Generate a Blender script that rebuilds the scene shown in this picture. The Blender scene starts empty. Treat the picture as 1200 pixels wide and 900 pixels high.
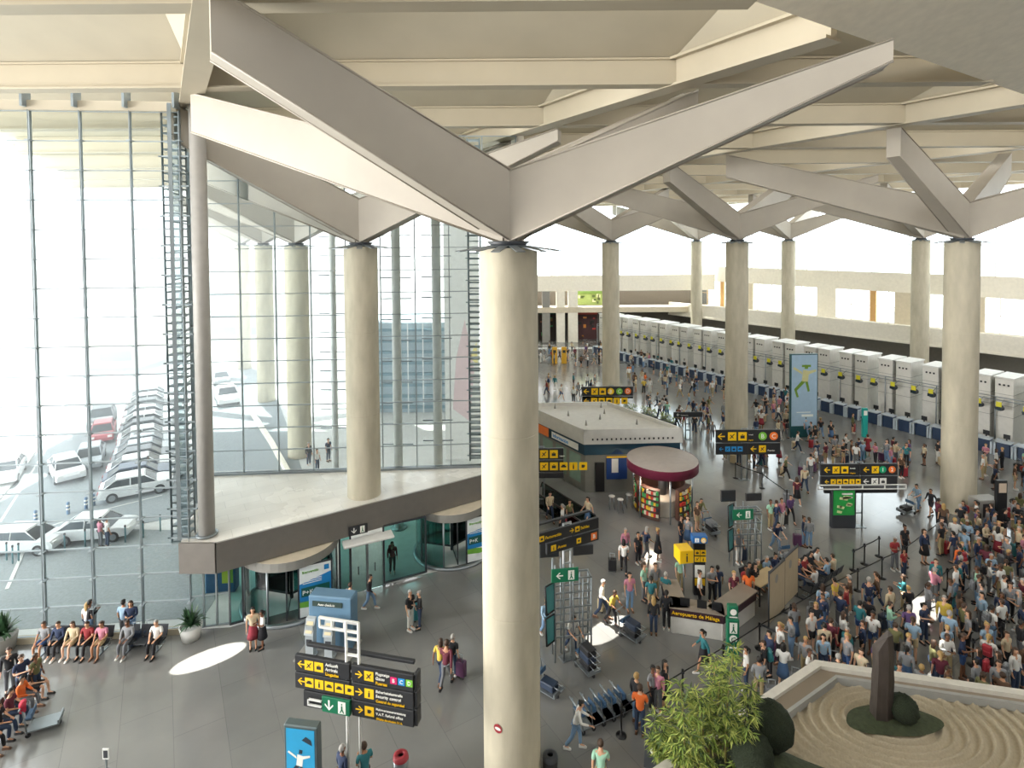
import bpy, bmesh, math, random
from mathutils import Vector, Matrix, Euler
R = random.Random(7)
SC = bpy.context.scene
COL = SC.collection
PI = math.pi

# ---------------------------------------------------------------- camera, world, sun, exposure
F = 665.0; CX = 600.0; CY0 = 302.7; EYE = Vector((0, 0, 17.0))
PITCH = math.radians(1.7); ROLL = 0.0075
cd = bpy.data.cameras.new('camera'); cam = bpy.data.objects.new('camera', cd); COL.objects.link(cam)
cd.sensor_width = 36; cd.lens = 36 * F / 1200; cd.shift_y = -(450 - CY0) / 1200; cd.clip_end = 600
MC = (Euler((PI / 2 - PITCH, 0, 0)).to_matrix() @ Matrix.Rotation(-ROLL, 3, 'Z'))
cam.location = EYE; cam.rotation_euler = MC.to_euler()
SC.camera = cam

W = bpy.data.worlds.new('world'); SC.world = W; W.use_nodes = True
bg = W.node_tree.nodes['Background']; bg.inputs[0].default_value = (0.97, 0.99, 1.0, 1); bg.inputs[1].default_value = 3.55
sd = bpy.data.lights.new('sun', 'SUN'); sun = bpy.data.objects.new('sun', sd); COL.objects.link(sun)
sd.energy = 10.0; sd.angle = 0.01; sd.color = (1.0, 0.95, 0.86)
sun.rotation_euler = Vector((0.30, -0.42, -1.0)).to_track_quat('-Z', 'Y').to_euler(); sun.location = (0, 0, 60)
ad = bpy.data.lights.new('side_fill_light', 'AREA'); side = bpy.data.objects.new('side_fill_light', ad); COL.objects.link(side)  # added area light outdoors, standing in for daylight from the left side
ad.shape = 'RECTANGLE'; ad.size = 22; ad.size_y = 44; ad.energy = 43000; ad.color = (1.0, 0.97, 0.92)
side.location = (-66, 2, 13); side.rotation_euler = (0, -PI / 2, 0)
SC.view_settings.view_transform = 'Standard'; SC.view_settings.look = 'None'
SC.view_settings.exposure = 0.75; SC.view_settings.gamma = 1.0; SC.view_settings.use_curve_mapping = False
SC.cycles.max_bounces = 8; SC.cycles.diffuse_bounces = 5; SC.cycles.glossy_bounces = 4
SC.cycles.transparent_max_bounces = 24; SC.cycles.sample_clamp_indirect = 6
SC.cycles.use_denoising = True

# ---------------------------------------------------------------- mapping of the frame to the place
def ray(px, py):
    return MC @ Vector(((px - CX) / F, -(py - CY0) / F, -1.0))
def G(px, py, z=0.0):                       # the point at height z seen at this pixel
    d = ray(px, py); t = (z - 17.0) / d.z
    return EYE + d * t
def DY(px, py, y):                          # the point at depth y seen at this pixel
    d = ray(px, py); return EYE + d * (y / d.y)
A = Vector((-0.526, 0.8505, 0)); N = Vector((0.8505, 0.526, 0))
ANG_N = math.atan2(N.y, N.x); ANG_A = math.atan2(A.y, A.x)

# ---------------------------------------------------------------- materials
def lin(c):
    return tuple(((v / 12.92) if v <= 0.04045 else ((v + 0.055) / 1.055) ** 2.4) for v in c)
def hexc(h):
    return lin(tuple(int(h[i:i + 2], 16) / 255 for i in (0, 2, 4)))
_M = {}
def mat(name, h, rough=0.6, metal=0.0, emit=0.0, noise=None, bump=0.0, coat=0.0, spec=None):
    """noise = (scale, strength[, stretch z]) varies the colour in object space"""
    if name in _M: return _M[name]
    m = bpy.data.materials.new(name); m.use_nodes = True; nt = m.node_tree; b = nt.nodes['Principled BSDF']
    c = hexc(h) + (1,)
    b.inputs['Base Color'].default_value = c; b.inputs['Roughness'].default_value = rough; b.inputs['Metallic'].default_value = metal
    if spec is not None: b.inputs['Specular IOR Level'].default_value = spec
    if emit:
        b.inputs['Emission Color'].default_value = c; b.inputs['Emission Strength'].default_value = emit
    n = noise or (3.0, 0.06)
    tc = nt.nodes.new('ShaderNodeTexCoord'); mp = nt.nodes.new('ShaderNodeMapping'); nz = nt.nodes.new('ShaderNodeTexNoise')
    mp.inputs['Scale'].default_value = (1, 1, n[2] if len(n) > 2 else 1)
    nz.inputs['Scale'].default_value = n[0]; nz.inputs['Detail'].default_value = 5
    nt.links.new(tc.outputs['Object'], mp.inputs[0]); nt.links.new(mp.outputs[0], nz.inputs['Vector'])
    mr = nt.nodes.new('ShaderNodeMapRange'); mr.inputs[1].default_value = 0.25; mr.inputs[2].default_value = 0.75
    mr.inputs[3].default_value = 1 - n[1]; mr.inputs[4].default_value = 1 + n[1]
    nt.links.new(nz.outputs[0], mr.inputs[0])
    mx = nt.nodes.new('ShaderNodeVectorMath'); mx.operation = 'SCALE'; mx.inputs[0].default_value = c[:3]
    nt.links.new(mr.outputs[0], mx.inputs['Scale']); nt.links.new(mx.outputs[0], b.inputs['Base Color'])
    if bump:
        bp = nt.nodes.new('ShaderNodeBump'); bp.inputs['Strength'].default_value = bump; bp.inputs['Distance'].default_value = 0.05
        nt.links.new(nz.outputs[0], bp.inputs['Height']); nt.links.new(bp.outputs[0], b.inputs['Normal'])
    _M[name] = m
    return m
def glass(name, tint, refl=0.08):
    if name in _M: return _M[name]
    m = bpy.data.materials.new(name); m.use_nodes = True; nt = m.node_tree; nt.nodes.clear()
    out = nt.nodes.new('ShaderNodeOutputMaterial'); mix = nt.nodes.new('ShaderNodeMixShader')
    tr = nt.nodes.new('ShaderNodeBsdfTransparent'); gl = nt.nodes.new('ShaderNodeBsdfGlossy'); lw = nt.nodes.new('ShaderNodeFresnel')
    tr.inputs[0].default_value = lin(tint) + (1,); gl.inputs['Roughness'].default_value = 0.02
    lw.inputs['IOR'].default_value = 1.45
    ml = nt.nodes.new('ShaderNodeMath'); ml.operation = 'MULTIPLY'; ml.inputs[1].default_value = refl * 12
    nt.links.new(lw.outputs[0], ml.inputs[0]); nt.links.new(ml.outputs[0], mix.inputs[0])
    nt.links.new(tr.outputs[0], mix.inputs[1]); nt.links.new(gl.outputs[0], mix.inputs[2]); nt.links.new(mix.outputs[0], out.inputs[0])
    _M[name] = m; return m
def floor_mat(name, h1, h2, rough, tile, joint, rot=ANG_A, ior=1.45):
    m = bpy.data.materials.new(name); m.use_nodes = True; nt = m.node_tree; b = nt.nodes['Principled BSDF']
    tc = nt.nodes.new('ShaderNodeTexCoord'); mp = nt.nodes.new('ShaderNodeMapping'); mp.inputs['Rotation'].default_value = (0, 0, -rot)
    br = nt.nodes.new('ShaderNodeTexBrick'); br.inputs['Scale'].default_value = 1.0
    br.inputs['Brick Width'].default_value = tile; br.inputs['Row Height'].default_value = tile / 2; br.inputs['Mortar Size'].default_value = joint
    br.inputs['Color1'].default_value = hexc(h1) + (1,); br.inputs['Color2'].default_value = hexc(h2) + (1,)
    br.inputs['Mortar'].default_value = tuple(v * 0.8 for v in hexc(h1)) + (1,)
    nz = nt.nodes.new('ShaderNodeTexNoise'); nz.inputs['Scale'].default_value = 0.35; nz.inputs['Detail'].default_value = 6
    mr = nt.nodes.new('ShaderNodeMapRange'); mr.inputs[1].default_value = 0.3; mr.inputs[2].default_value = 0.7; mr.inputs[3].default_value = 0.88; mr.inputs[4].default_value = 1.1
    mx = nt.nodes.new('ShaderNodeVectorMath'); mx.operation = 'SCALE'
    nt.links.new(tc.outputs['Object'], mp.inputs[0]); nt.links.new(mp.outputs[0], br.inputs['Vector']); nt.links.new(tc.outputs['Object'], nz.inputs['Vector'])
    nt.links.new(nz.outputs[0], mr.inputs[0]); nt.links.new(br.outputs['Color'], mx.inputs[0]); nt.links.new(mr.outputs[0], mx.inputs['Scale'])
    nt.links.new(mx.outputs[0], b.inputs['Base Color']); b.inputs['IOR'].default_value = ior
    r2 = nt.nodes.new('ShaderNodeMapRange'); r2.inputs[3].default_value = rough * 0.8; r2.inputs[4].default_value = rough * 1.3
    nt.links.new(nz.outputs[0], r2.inputs[0]); nt.links.new(r2.outputs[0], b.inputs['Roughness'])
    return m

# ---------------------------------------------------------------- mesh building
class MB:
    def __init__(s): s.v = []; s.f = []; s.m = []; s.smooth = []
    def add(s, vs, fs, mi=0, sm=False):
        o = len(s.v); s.v += [tuple(v) for v in vs]
        for f in fs: s.f.append(tuple(i + o for i in f)); s.m.append(mi); s.smooth.append(sm)
        return s
    def box(s, x0, x1, y0, y1, z0, z1, mi=0, M=None):
        vs = [Vector(p) for p in ((x0, y0, z0), (x1, y0, z0), (x1, y1, z0), (x0, y1, z0), (x0, y0, z1), (x1, y0, z1), (x1, y1, z1), (x0, y1, z1))]
        if M is not None: vs = [M @ v for v in vs]
        return s.add(vs, [(0, 3, 2, 1), (4, 5, 6, 7), (0, 1, 5, 4), (1, 2, 6, 5), (2, 3, 7, 6), (3, 0, 4, 7)], mi)
    def bbox(s, x0, x1, y0, y1, z0, z1, b=0.02, mi=0, M=None):
        """a box with chamfered vertical and top edges"""
        def ring(d, z): return [(x0 + d, y0 + b), (x0 + b, y0 + d), (x1 - b, y0 + d), (x1 - d, y0 + b), (x1 - d, y1 - b), (x1 - b, y1 - d), (x0 + b, y1 - d), (x0 + d, y1 - b)], z
        rings = [ring(b, z0), ring(0, z0 + b), ring(0, z1 - b), ring(b, z1)]
        vs = []
        for pts, z in rings: vs += [Vector((p[0], p[1], z)) for p in pts]
        if M is not None: vs = [M @ v for v in vs]
        fs = [tuple(range(7, -1, -1)), tuple(range(24, 32))]
        for r in range(3):
            for i in range(8): j = (i + 1) % 8; fs.append((r * 8 + i, r * 8 + j, (r + 1) * 8 + j, (r + 1) * 8 + i))
        return s.add(vs, fs, mi)
    def prism(s, pts, z0, z1, mi=0, zf=None):
        n = len(pts); vs = [(p[0], p[1], z0) for p in pts] + [(p[0], p[1], z1) for p in pts]
        fs = [tuple(range(n - 1, -1, -1)), tuple(range(n, 2 * n))] + [(i, (i + 1) % n, (i + 1) % n + n, i + n) for i in range(n)]
        return s.add(vs, fs, mi)
    def prof(s, pts, y0, y1, mi=0, y0t=None):
        """profile in x-z, extruded along y"""
        n = len(pts); vs = [(p[0], y0, p[1]) for p in pts] + [(p[0], y1, p[1]) for p in pts]
        fs = [tuple(range(n)), tuple(range(2 * n - 1, n - 1, -1))] + [((i + 1) % n, i, i + n, (i + 1) % n + n) for i in range(n)]
        return s.add(vs, fs, mi)
    def tube(s, pts, r, n=8, mi=0, cap=True):
        """tube through points; r a number or a list"""
        pts = [Vector(p) for p in pts]; rs = r if isinstance(r, (list, tuple)) else [r] * len(pts)
        o = []
        for i, p in enumerate(pts):
            d = (pts[min(i + 1, len(pts) - 1)] - pts[max(i - 1, 0)]); d.normalize()
            u = d.cross(Vector((0, 0, 1))) if abs(d.z) < 0.95 else d.cross(Vector((0, 1, 0)))
            u.normalize(); w = d.cross(u)
            for k in range(n):
                a = 2 * PI * k / n; o.append(p + (u * math.cos(a) + w * math.sin(a)) * rs[i])
        fs = []
        for i in range(len(pts) - 1):
            for k in range(n): j = (k + 1) % n; fs.append((i * n + k, i * n + j, (i + 1) * n + j, (i + 1) * n + k))
        s.add(o, fs, mi, True)
        if cap:
            b = len(s.v) - len(o)
            s.f += [tuple(range(b + n - 1, b - 1, -1)), tuple(range(b + (len(pts) - 1) * n, b + len(pts) * n))]; s.m += [mi, mi]; s.smooth += [False, False]
        return s
    def lathe(s, prof, n=24, c=(0, 0), mi=0, sm=True, sx=1, sy=1):
        vs = []
        for r, z in prof:
            for k in range(n): a = 2 * PI * k / n; vs.append((c[0] + r * math.cos(a) * sx, c[1] + r * math.sin(a) * sy, z))
        fs = []
        for i in range(len(prof) - 1):
            for k in range(n): j = (k + 1) % n; fs.append((i * n + k, i * n + j, (i + 1) * n + j, (i + 1) * n + k))
        return s.add(vs, fs, mi, sm)
    def disc(s, r, z, n=24, c=(0, 0), mi=0, up=True):
        vs = [(c[0] + r * math.cos(2 * PI * k / n), c[1] + r * math.sin(2 * PI * k / n), z) for k in range(n)]
        return s.add(vs, [tuple(range(n)) if up else tuple(range(n - 1, -1, -1))], mi)
    def ball(s, c, r, n=12, m=8, mi=0, sx=1, sy=1, sz=1, keep=None):
        vs = []; c = Vector(c)
        for i in range(m + 1):
            t = PI * i / m
            for k in range(n): a = 2 * PI * k / n; vs.append(c + Vector((math.sin(t) * math.cos(a) * r * sx, math.sin(t) * math.sin(a) * r * sy, math.cos(t) * r * sz)))
        fs = []
        for i in range(m):
            for k in range(n):
                j = (k + 1) % n; q = (i * n + k, (i + 1) * n + k, (i + 1) * n + j, i * n + j)
                if keep is None or keep(sum((vs[x] for x in q), Vector()) / 4 - c): fs.append(q)
        return s.add(vs, fs, mi, True)
    def mesh(s, data, M, mi=0):
        vs, fs = data
        return s.add([M @ Vector(v) for v in vs], fs, mi)
    def data(s, name, mats):
        me = bpy.data.meshes.new(name); me.from_pydata(s.v, [], s.f)
        mats = mats if isinstance(mats, (list, tuple)) else [mats]
        for m in mats: me.materials.append(m)
        me.polygons.foreach_set('material_index', s.m); me.polygons.foreach_set('use_smooth', s.smooth)
        me.validate(); me.update(); return me
    def build(s, name, mats, parent=None):
        return link(name, s.data(name, mats), parent)
def link(name, data, parent=None):
    o = bpy.data.objects.new(name, data); COL.objects.link(o)
    if parent is not None: o.parent = parent
    return o
def thing(name, label, cat, loc=(0, 0, 0), rz=0, group=None):
    o = bpy.data.objects.new(name, None); COL.objects.link(o); o.empty_display_size = 0.2
    o.location = loc; o.rotation_euler = (0, 0, rz); tag(o, label, cat, group); return o
def tag(o, label, cat, group=None, kind=None):
    o['label'] = label; o['category'] = cat
    if group: o['group'] = group
    if kind: o['kind'] = kind
    return o
def struct(o, label=None):
    o['kind'] = 'structure'
    if label: o['label'] = label
    return o
KIDS = {}
def dup(root, loc, rz, label, group=None):
    if root.name not in KIDS:
        KIDS[root.name] = [(c, list(c.children)) for c in root.children]
    r = root.copy(); COL.objects.link(r); r.location = loc; r.rotation_euler = (0, 0, rz); r['label'] = label
    if group: r['group'] = group
    for c, gs in KIDS[root.name]:
        d = c.copy(); COL.objects.link(d); d.parent = r
        for g in gs:
            e = g.copy(); COL.objects.link(e); e.parent = d
    return r
class Many:
    """first use moves the original, later uses copy it"""
    def __init__(s, maker): s.maker = maker; s.first = None
    def put(s, loc, rz, label, group=None):
        if s.first is None:
            s.first = s.maker(); s.first.location = loc; s.first.rotation_euler = (0, 0, rz); s.first['label'] = label
            if group: s.first['group'] = group
            bpy.context.view_layer.update()
            KIDS[s.first.name] = [(c, list(c.children)) for c in s.first.children]
            return s.first
        return dup(s.first, loc, rz, label, group)
_T = {}
def text(s, size=1.0, align='LEFT'):
    k = (s, align)
    if k not in _T:
        cu = bpy.data.curves.new('t', 'FONT'); cu.body = s; cu.size = 1; cu.align_x = align; cu.resolution_u = 2; cu.extrude = 0.012
        o = bpy.data.objects.new('t', cu); COL.objects.link(o)
        dg = bpy.context.evaluated_depsgraph_get(); me = o.evaluated_get(dg).to_mesh()
        _T[k] = ([tuple(v.co) for v in me.vertices], [tuple(p.vertices) for p in me.polygons])
        o.evaluated_get(dg).to_mesh_clear(); bpy.data.objects.remove(o); bpy.data.curves.remove(cu)
    v, f = _T[k]
    return [(x * size, y * size, z) for x, y, z in v], f
def front(x, y, z):        # places flat work upright on a face that looks along -y
    return Matrix.Translation((x, y, z)) @ Matrix.Rotation(PI / 2, 4, 'X')
# ================================================================ STRUCTURE
M_FLOOR = floor_mat('polished_stone', '757674', '7b7b79', 0.13, 3.2, 0.01, ior=1.75)
M_DECK = floor_mat('deck_stone', 'd6d2ca', 'dedad2', 0.25, 1.6, 0.01, ANG_N)
M_ROAD = mat('asphalt', '8a9194', 0.85, noise=(6, 0.12)); M_PAVE = mat('pale_paving', 'c6c8c6', 0.85, noise=(2, 0.07))
M_CONC = mat('column_concrete', 'b8b09b', 0.75, noise=(1.8, 0.19, 0.3), bump=0.25)
M_BEAM = mat('beam_paint', 'aea48f', 0.6, noise=(0.6, 0.05)); M_ARM = mat('arm_paint', 'a69e91', 0.55, noise=(0.8, 0.05))
M_PANEL = mat('roof_panel', 'b8b09d', 0.75, noise=(0.5, 0.06)); M_WALL = mat('white_plaster', 'e6e0d2', 0.8)
M_BEIGE = mat('beige_plaster', 'c8bda8', 0.8); M_DARKW = mat('dark_wall', '5a554e', 0.8); M_GREY = mat('grey_cladding', '8b8983', 0.5)
M_FASC = mat('fascia_metal', '78736d', 0.45, 0.2); M_STEEL = mat('steel', '8f969a', 0.35, 0.7); M_WHITE = mat('white_paint', 'dcdcd8', 0.5)
M_FRAME = mat('dark_frame', '8d979b', 0.4, 0.2); M_BLACK = mat('black', '16171a', 0.5); M_CHAR = mat('charcoal', '33363b', 0.5)
G_FAC = glass('facade_glass', (0.90, 0.94, 0.95)); G_TEAL = glass('teal_glass', (0.50, 0.74, 0.72), 0.14); G_CLR = glass('clear_glass', (0.86, 0.93, 0.92))

# floor and ground
q0 = G(270, 735); q1 = G(565, 655); qd = (q1 - q0).normalized(); q2 = q0 + qd * 15.5
fl = MB(); P = [(-46, -4), (76, -4), (76, 40), (58, 66), (36, 102), (-5, 102), (q2.x, q2.y), (q0.x, q0.y), (-22, 23.9), (-46, 22.7)]
fl.prism(P, -0.25, 0.0); struct(fl.build('floor', M_FLOOR))
gr = MB(); gr.prism([(-400, 22.0), (-46, 22.6), (-22, 23.8), (q0.x, q0.y + .05), (q2.x - .05, q2.y + .05), (-5.1, 102), (60, 110), (60, 500), (-400, 500)], -0.5, -0.03); struct(gr.build('street_ground', M_PAVE))

pv_ = MB(); pv_.prism([(-70, 24.6), (-22.5, 24.6), (-14.2, 25.4), (-15, 33), (-70, 36)], -.03, -.018); struct(pv_.build('pavement', mat('grey_paving', '8b9294', 0.85, noise=(7, .12))))
# mezzanine deck over the entrance
m0 = G(253, 637, 4.2); m1 = G(562, 558, 4.2); md = (m1 - m0).normalized(); m2 = m0 + md * 14.2
mb = G(245, 557, 4.2); mc = G(562, 547, 4.2); me_ = mc + (mc - mb).normalized() * 2.2
mL = G(211, 637, 4.2)
dk = MB(); dk.prism([(mL.x, mL.y), (m0.x, m0.y), (m2.x, m2.y), (me_.x + .4, me_.y + .5), (mb.x, mb.y + .5)], 3.0, 4.2)
struct(dk.build('mezzanine_slab', M_DECK))
fa = MB(); nn = Vector((md.y, -md.x, 0))
def strip(mbx, a, b, z0, z1, t, out):
    o = out * t; mbx.prism([(a.x, a.y), (a.x + o.x, a.y + o.y), (b.x + o.x, b.y + o.y), (b.x, b.y)][::-1], z0, z1)
strip(fa, m0, m2, 2.95, 4.26, 0.12, nn); strip(fa, mL, m0, 2.95, 4.26, 0.12, Vector((0, -1, 0)))
struct(fa.build('trim_fascia', M_FASC))

# columns with four branching arms
ARMS = [(-7.0, -4.0), (-12.5, 5.5), (9.8, -2.9), (7.4, 5.6)]
def tree_column(x, y, d, z0, label, arms=ARMS, lift=0.0):
    t = thing('branching_column', label, 'column', (x, y, z0)); t['kind'] = 'thing'; r = d / 2; H = 16.8 - z0
    s = MB(); s.lathe([(0, 0), (r + .01, 0), (r, .05), (r, H * .33), (r - .012, H * .33 + .02), (r, H * .33 + .04), (r, H * .66), (r - .012, H * .66 + .02), (r, H * .66 + .04), (r, H), (0, H)], 72, sm=False)
    s.build('shaft', M_CONC, t)
    for i, (ax, ay) in enumerate(arms):
        T = Vector((ax, ay, 0)); L = T.length; u = T / L; w = Vector((-u.y, u.x, 0)); a = MB()
        hw0, hw1 = .42, .36
        st = [(0.0, hw0, H + .15, H + 2.3), (L, hw1, 21.45 - z0, (23.0 if i != 2 else 22.0) - z0)]
        vs = []
        for q, hw, zb, zt in st:
            for sgn, z in ((-1, zb), (1, zb), (1, zt), (-1, zt)): vs.append(u * q + w * hw * sgn + Vector((0, 0, z)))
        a.add(vs, [(0, 1, 2, 3), (5, 4, 7, 6), (1, 0, 4, 5), (2, 1, 5, 6), (3, 2, 6, 7), (0, 3, 7, 4)])
        # raised edge lips and the joint plate of the girder
        for sgn in (-1, 1):
            for z0_, z1_ in ((0, 4), (3, 7)): pass
            e0 = vs[0 if sgn < 0 else 1]; e1 = vs[4 if sgn < 0 else 5]; a.tube([e0, e1], .035, 4)
            e0 = vs[3 if sgn < 0 else 2]; e1 = vs[7 if sgn < 0 else 6]; a.tube([e0, e1], .035, 4)
        o = a.build('arm', M_ARM, t)
    c = MB(); c.lathe([(r * .55, H), (r * .6, H + .08), (r * .75, H + .2), (0, H + .25)], 24)
    c.build('bearing', M_CHAR, t)
    for k in range(14):
        an = 2 * PI * k / 14; p = MB(); Rm = Matrix.Rotation(an, 4, 'Z')
        p.box(r * .5, r + .75, -.13, .13, 0, .03, M=Matrix.Translation((0, 0, H + .14)) @ Rm @ Matrix.Rotation(.15, 4, 'Y'))
        if k % 1 == 0: p.build('collar_plate', M_STEEL, t)
    return t
CXY = {}
def colpx(px, y): v = DY(px, 450, y); return v.x
COLS = [('main', 597, 17.6, 1.8, 0, 'large round concrete column nearest the viewer, with dark and pale branching arms'),
        ('mezz', 425, 28.6, 1.66, 4.2, 'round concrete column standing on the mezzanine deck'),
        ('queue', 1125, 35.0, 1.82, 0, 'round concrete column rising from the crowded passenger queue'),
        ('mid', 863, 47.6, 1.8, 0, 'round concrete column behind the two-row yellow sign, near the tall pale blue banner'),
        ('far', 716, 60.0, 1.8, 0, 'slim round concrete column behind the white-roofed pavilion'),
        ('desk', 1077, 65.6, 1.82, 0, 'round concrete column rising behind the check-in cabinets, beside the queue column'),
        ('back', 923, 79.0, 1.8, 0, 'round concrete column behind the check-in cabinets, midway along the row'),
        ('last', 816, 91.5, 1.75, 0, 'farthest pale column before the bright end wall'),
        ('out1', 350, 45.0, 1.8, 0, 'outdoor round column nearest the glass above the mezzanine'),
        ('out2', 312, 61.0, 1.8, 0, 'second outdoor round column seen through the mezzanine glass'),
        ('out3', 287, 77.0, 1.8, 0, 'farthest outdoor round column seen through the mezzanine glass')]
for k, px, y, d, z0, lab in COLS:
    x = colpx(px, y); CXY[k] = (x, y, d / 2); tree_column(x, y, d, z0 - (0.0), lab)

# roof: cross beams, slanting panels with open skylight slots above each beam, girders
right_lim = lambda y: min(72.0, (85.5 - 0.588 * y) / 0.809)
YK = [14.6 + 7.6 * k for k in range(-2, 12)]
XR = lambda y, s: -0.6185 * (y - 17.5) + s / 0.8505
def left_lim(y): return XR(y, -40) if y < 36 else XR(y, -17) if y < 64 else -5.6
for y in YK:
    b = MB(); x0, x1 = left_lim(y), (right_lim(y) if y > 31 else 5.6 + (y - 14.25) / .618)
    b.box(x0, x1, y - .12, y + .12, 23.0, 24.0); b.box(x0, x1, y - .32, y + .32, 22.97, 23.05)
    b.box(x0, x1, y - .2, y + .2, 23.95, 24.03)
    struct(b.build('roof_beam', M_BEAM))
ce = MB()
for y0, y1 in zip(YK[:-1], YK[1:]):
    x0 = left_lim(y1 if y1 > 36 else y0); x1 = right_lim(y1); x2 = right_lim(y0)
    ce.add([(x0, y1, 24.0), (x1, y1, 24.0), (x2 - 1, y0 + 2.6, 25.6), (x0, y0 + 2.6, 25.6)], [(0, 1, 2, 3)])
    ce.add([(x0, y0 + 2.6, 25.6), (x2 - 1, y0 + 2.6, 25.6), (x2, y0 + .3, 26.3), (x0, y0 + .3, 26.3)], [(0, 1, 2, 3)])
    ce.add([(x0, y1, 24.12), (x1, y1, 24.12), (x2, y0 + .3, 26.42), (x0, y0 + .3, 26.42)], [(3, 2, 1, 0)])
struct(ce.build('ceiling', M_PANEL))
for s in (-40, -24, -8, 8, 24, 40, 56, 72):
    g = MB(); y0, y1 = -0.6, 98.0
    if s < -20: y1 = 36
    if s == -8: y1 = 64
    if 0 < s < 50: y0 = 12.9 + .5257 * s
    for z0, z1, hw in ((22.98, 24.0, .16), (22.93, 23.03, .42), (23.95, 24.05, .42)):
        a0 = Vector((XR(y0, s), y0, 0)); a1 = Vector((XR(y1, s), y1, 0)); o = N * hw
        g.prism([(a0.x - o.x, a0.y - o.y), (a0.x + o.x, a0.y + o.y), (a1.x + o.x, a1.y + o.y), (a1.x - o.x, a1.y - o.y)], z0, z1)
    struct(g.build('roof_beam_long', M_BEAM))
# hipped folds where the slanting panels meet each girder
hp = MB()
for s in (-24, -8, 8, 24, 40, 56):
    for y0, y1 in zip(YK[:-1], YK[1:]):
        if (s < -20 and y1 > 36) or (s == -8 and y1 > 64): continue
        for sg in (-1, 1):
            xa = XR(y1, s); xb = XR(y0 + .3, s); w = 2.6 * sg
            v = [(xa, y1, 24.0), (xa + w * .08, y1, 24.0), (xb + w, y0 + .5, 26.2), (xb, y0 + .5, 24.4)]
            hp.add(v, [(0, 1, 2, 3) if sg > 0 else (3, 2, 1, 0)])
struct(hp.build('ceiling_fold', M_PANEL))
ns = MB(); u_ = Vector((5.0, 13.76, 0)); v_ = u_ + N * 40; w1_ = A * -9.0
ns.add([(u_.x, u_.y, 23), (v_.x, v_.y, 23), (v_.x + w1_.x, v_.y + w1_.y, 26.2), (u_.x + w1_.x, u_.y + w1_.y, 26.2), (u_.x - w1_.x * 0, u_.y, 23.9), (v_.x, v_.y, 23.9)], [(3, 2, 1, 0), (0, 1, 5, 4)]); struct(ns.build('ceiling_soffit', mat('soffit_paint', 'efe7d6', .7)))
# side closures behind and beside the camera
bw = MB(); bw.box(-34, 75, -4.4, -4.0, 0, 26.5); struct(bw.build('wall_back', M_DARKW))
w5 = MB(); w5.box(75, 75.4, -4, 42, 0, 27); struct(w5.build('wall_right', M_DARKW))

# hidden inner wall that closes the hall beside the mezzanine, running deep behind the near column
wa = Vector((me_.x + .1, me_.y, 0)); wb = Vector((-4.6, 96, 0)); iw = MB()
iw.prism([(wa.x, wa.y), (wa.x + .35, wa.y), (wb.x + .35, wb.y), (wb.x, wb.y)][::-1], 0, 24); struct(iw.build('wall_inner', M_WALL))

# far end wall (parallel to the picture) and the long wall behind check-in
Y3 = 95.0; zy = lambda py, y: 17 - (py - 283) * y / F
e3 = MB(); xa, xb = -4.6, 34.0
e3.box(xa, xb, Y3, Y3 + .5, 8.6, 11.2); struct(e3.build('wall_far', M_WALL))
e3 = MB()
e3.box(xa, xb, Y3 + 3, Y3 + 3.3, 0, 8.6); struct(e3.build('wall_far_recess', M_DARKW))
e3 = MB(); e3.box(xa, xb, Y3 - .3, Y3 + 3, 5.0, 5.9); struct(e3.build('floor_gallery', M_BEIGE))
for px, w, mt, z1 in ((657, 1.4, M_WALL, 8.6), (671.5, 1.6, M_WALL, 8.6), (640, 1.3, M_GREY, 8.6)):
    x = DY(px, 380, Y3).x; p = MB(); p.box(x - w / 2, x + w / 2, Y3 - .2, Y3 + .8, 0, z1); struct(p.build('wall_pier', mt))
# clerestory windows of the far wall: mullions and panes
def grid_window(name, p0, p1, z0, z1, nx, nz, mw=.08, mt=None, gm=None, depth=.1, vis_glass=True):
    p0 = Vector(p0[:2] + (0,)) if isinstance(p0, tuple) else Vector((p0.x, p0.y, 0)); p1 = Vector(p1[:2] + (0,)) if isinstance(p1, tuple) else Vector((p1.x, p1.y, 0))
    d = p1 - p0; L = d.length; an = math.atan2(d.y, d.x); Mx = Matrix.Translation(p0) @ Matrix.Rotation(an, 4, 'Z')
    pn = MB(); pn.add([Mx @ Vector(v) for v in ((0, 0, z0), (L, 0, z0), (L, 0, z1), (0, 0, z1))], [(0, 1, 2, 3)])
    g = pn.build(name, gm or G_FAC); struct(g)
    fr = MB()
    for i in range(nx + 1): x = L * i / nx; fr.box(x - mw / 2, x + mw / 2, -depth, depth * .5, z0, z1, M=Mx)
    for j in range(nz + 1): z = z0 + (z1 - z0) * j / nz; fr.box(0, L, -depth * .7, depth * .3, z - mw * .4, z + mw * .4, M=Mx)
    struct(fr.build('window_frame', mt or M_FRAME, g)); return g, Mx, L
grid_window('window_1', (-4.4, Y3 + .2), (34, Y3 + .2), 11.2, 23.5, 7, 2, .12, M_WHITE)
P0 = Vector((22.0, 96.5, 0)); P1 = Vector((51.0, 56.6, 0)); pd = (P1 - P0).normalized(); pn_ = Vector((-pd.y, pd.x, 0))
if pn_.x < 0: pn_ = -pn_
P0 = P0 + pn_ * 5 - pd * 3; P1 = P1 + pn_ * 5; P2 = P1 + pd * 26
def along(mbx, a, b, z0, z1, t, off=0.0):
    a = a + pn_ * off; b = b + pn_ * off; o = pn_ * t
    q = [(a.x, a.y), (b.x, b.y), (b.x + o.x, b.y + o.y), (a.x + o.x, a.y + o.y)]
    mbx.prism(q, z0, z1)
w = MB(); along(w, P0, P2, 4.25, 6.35, .35); along(w, P0, P2, 4.15, 4.4, .6, -.1); struct(w.build('wall_parapet', M_WALL))
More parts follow.
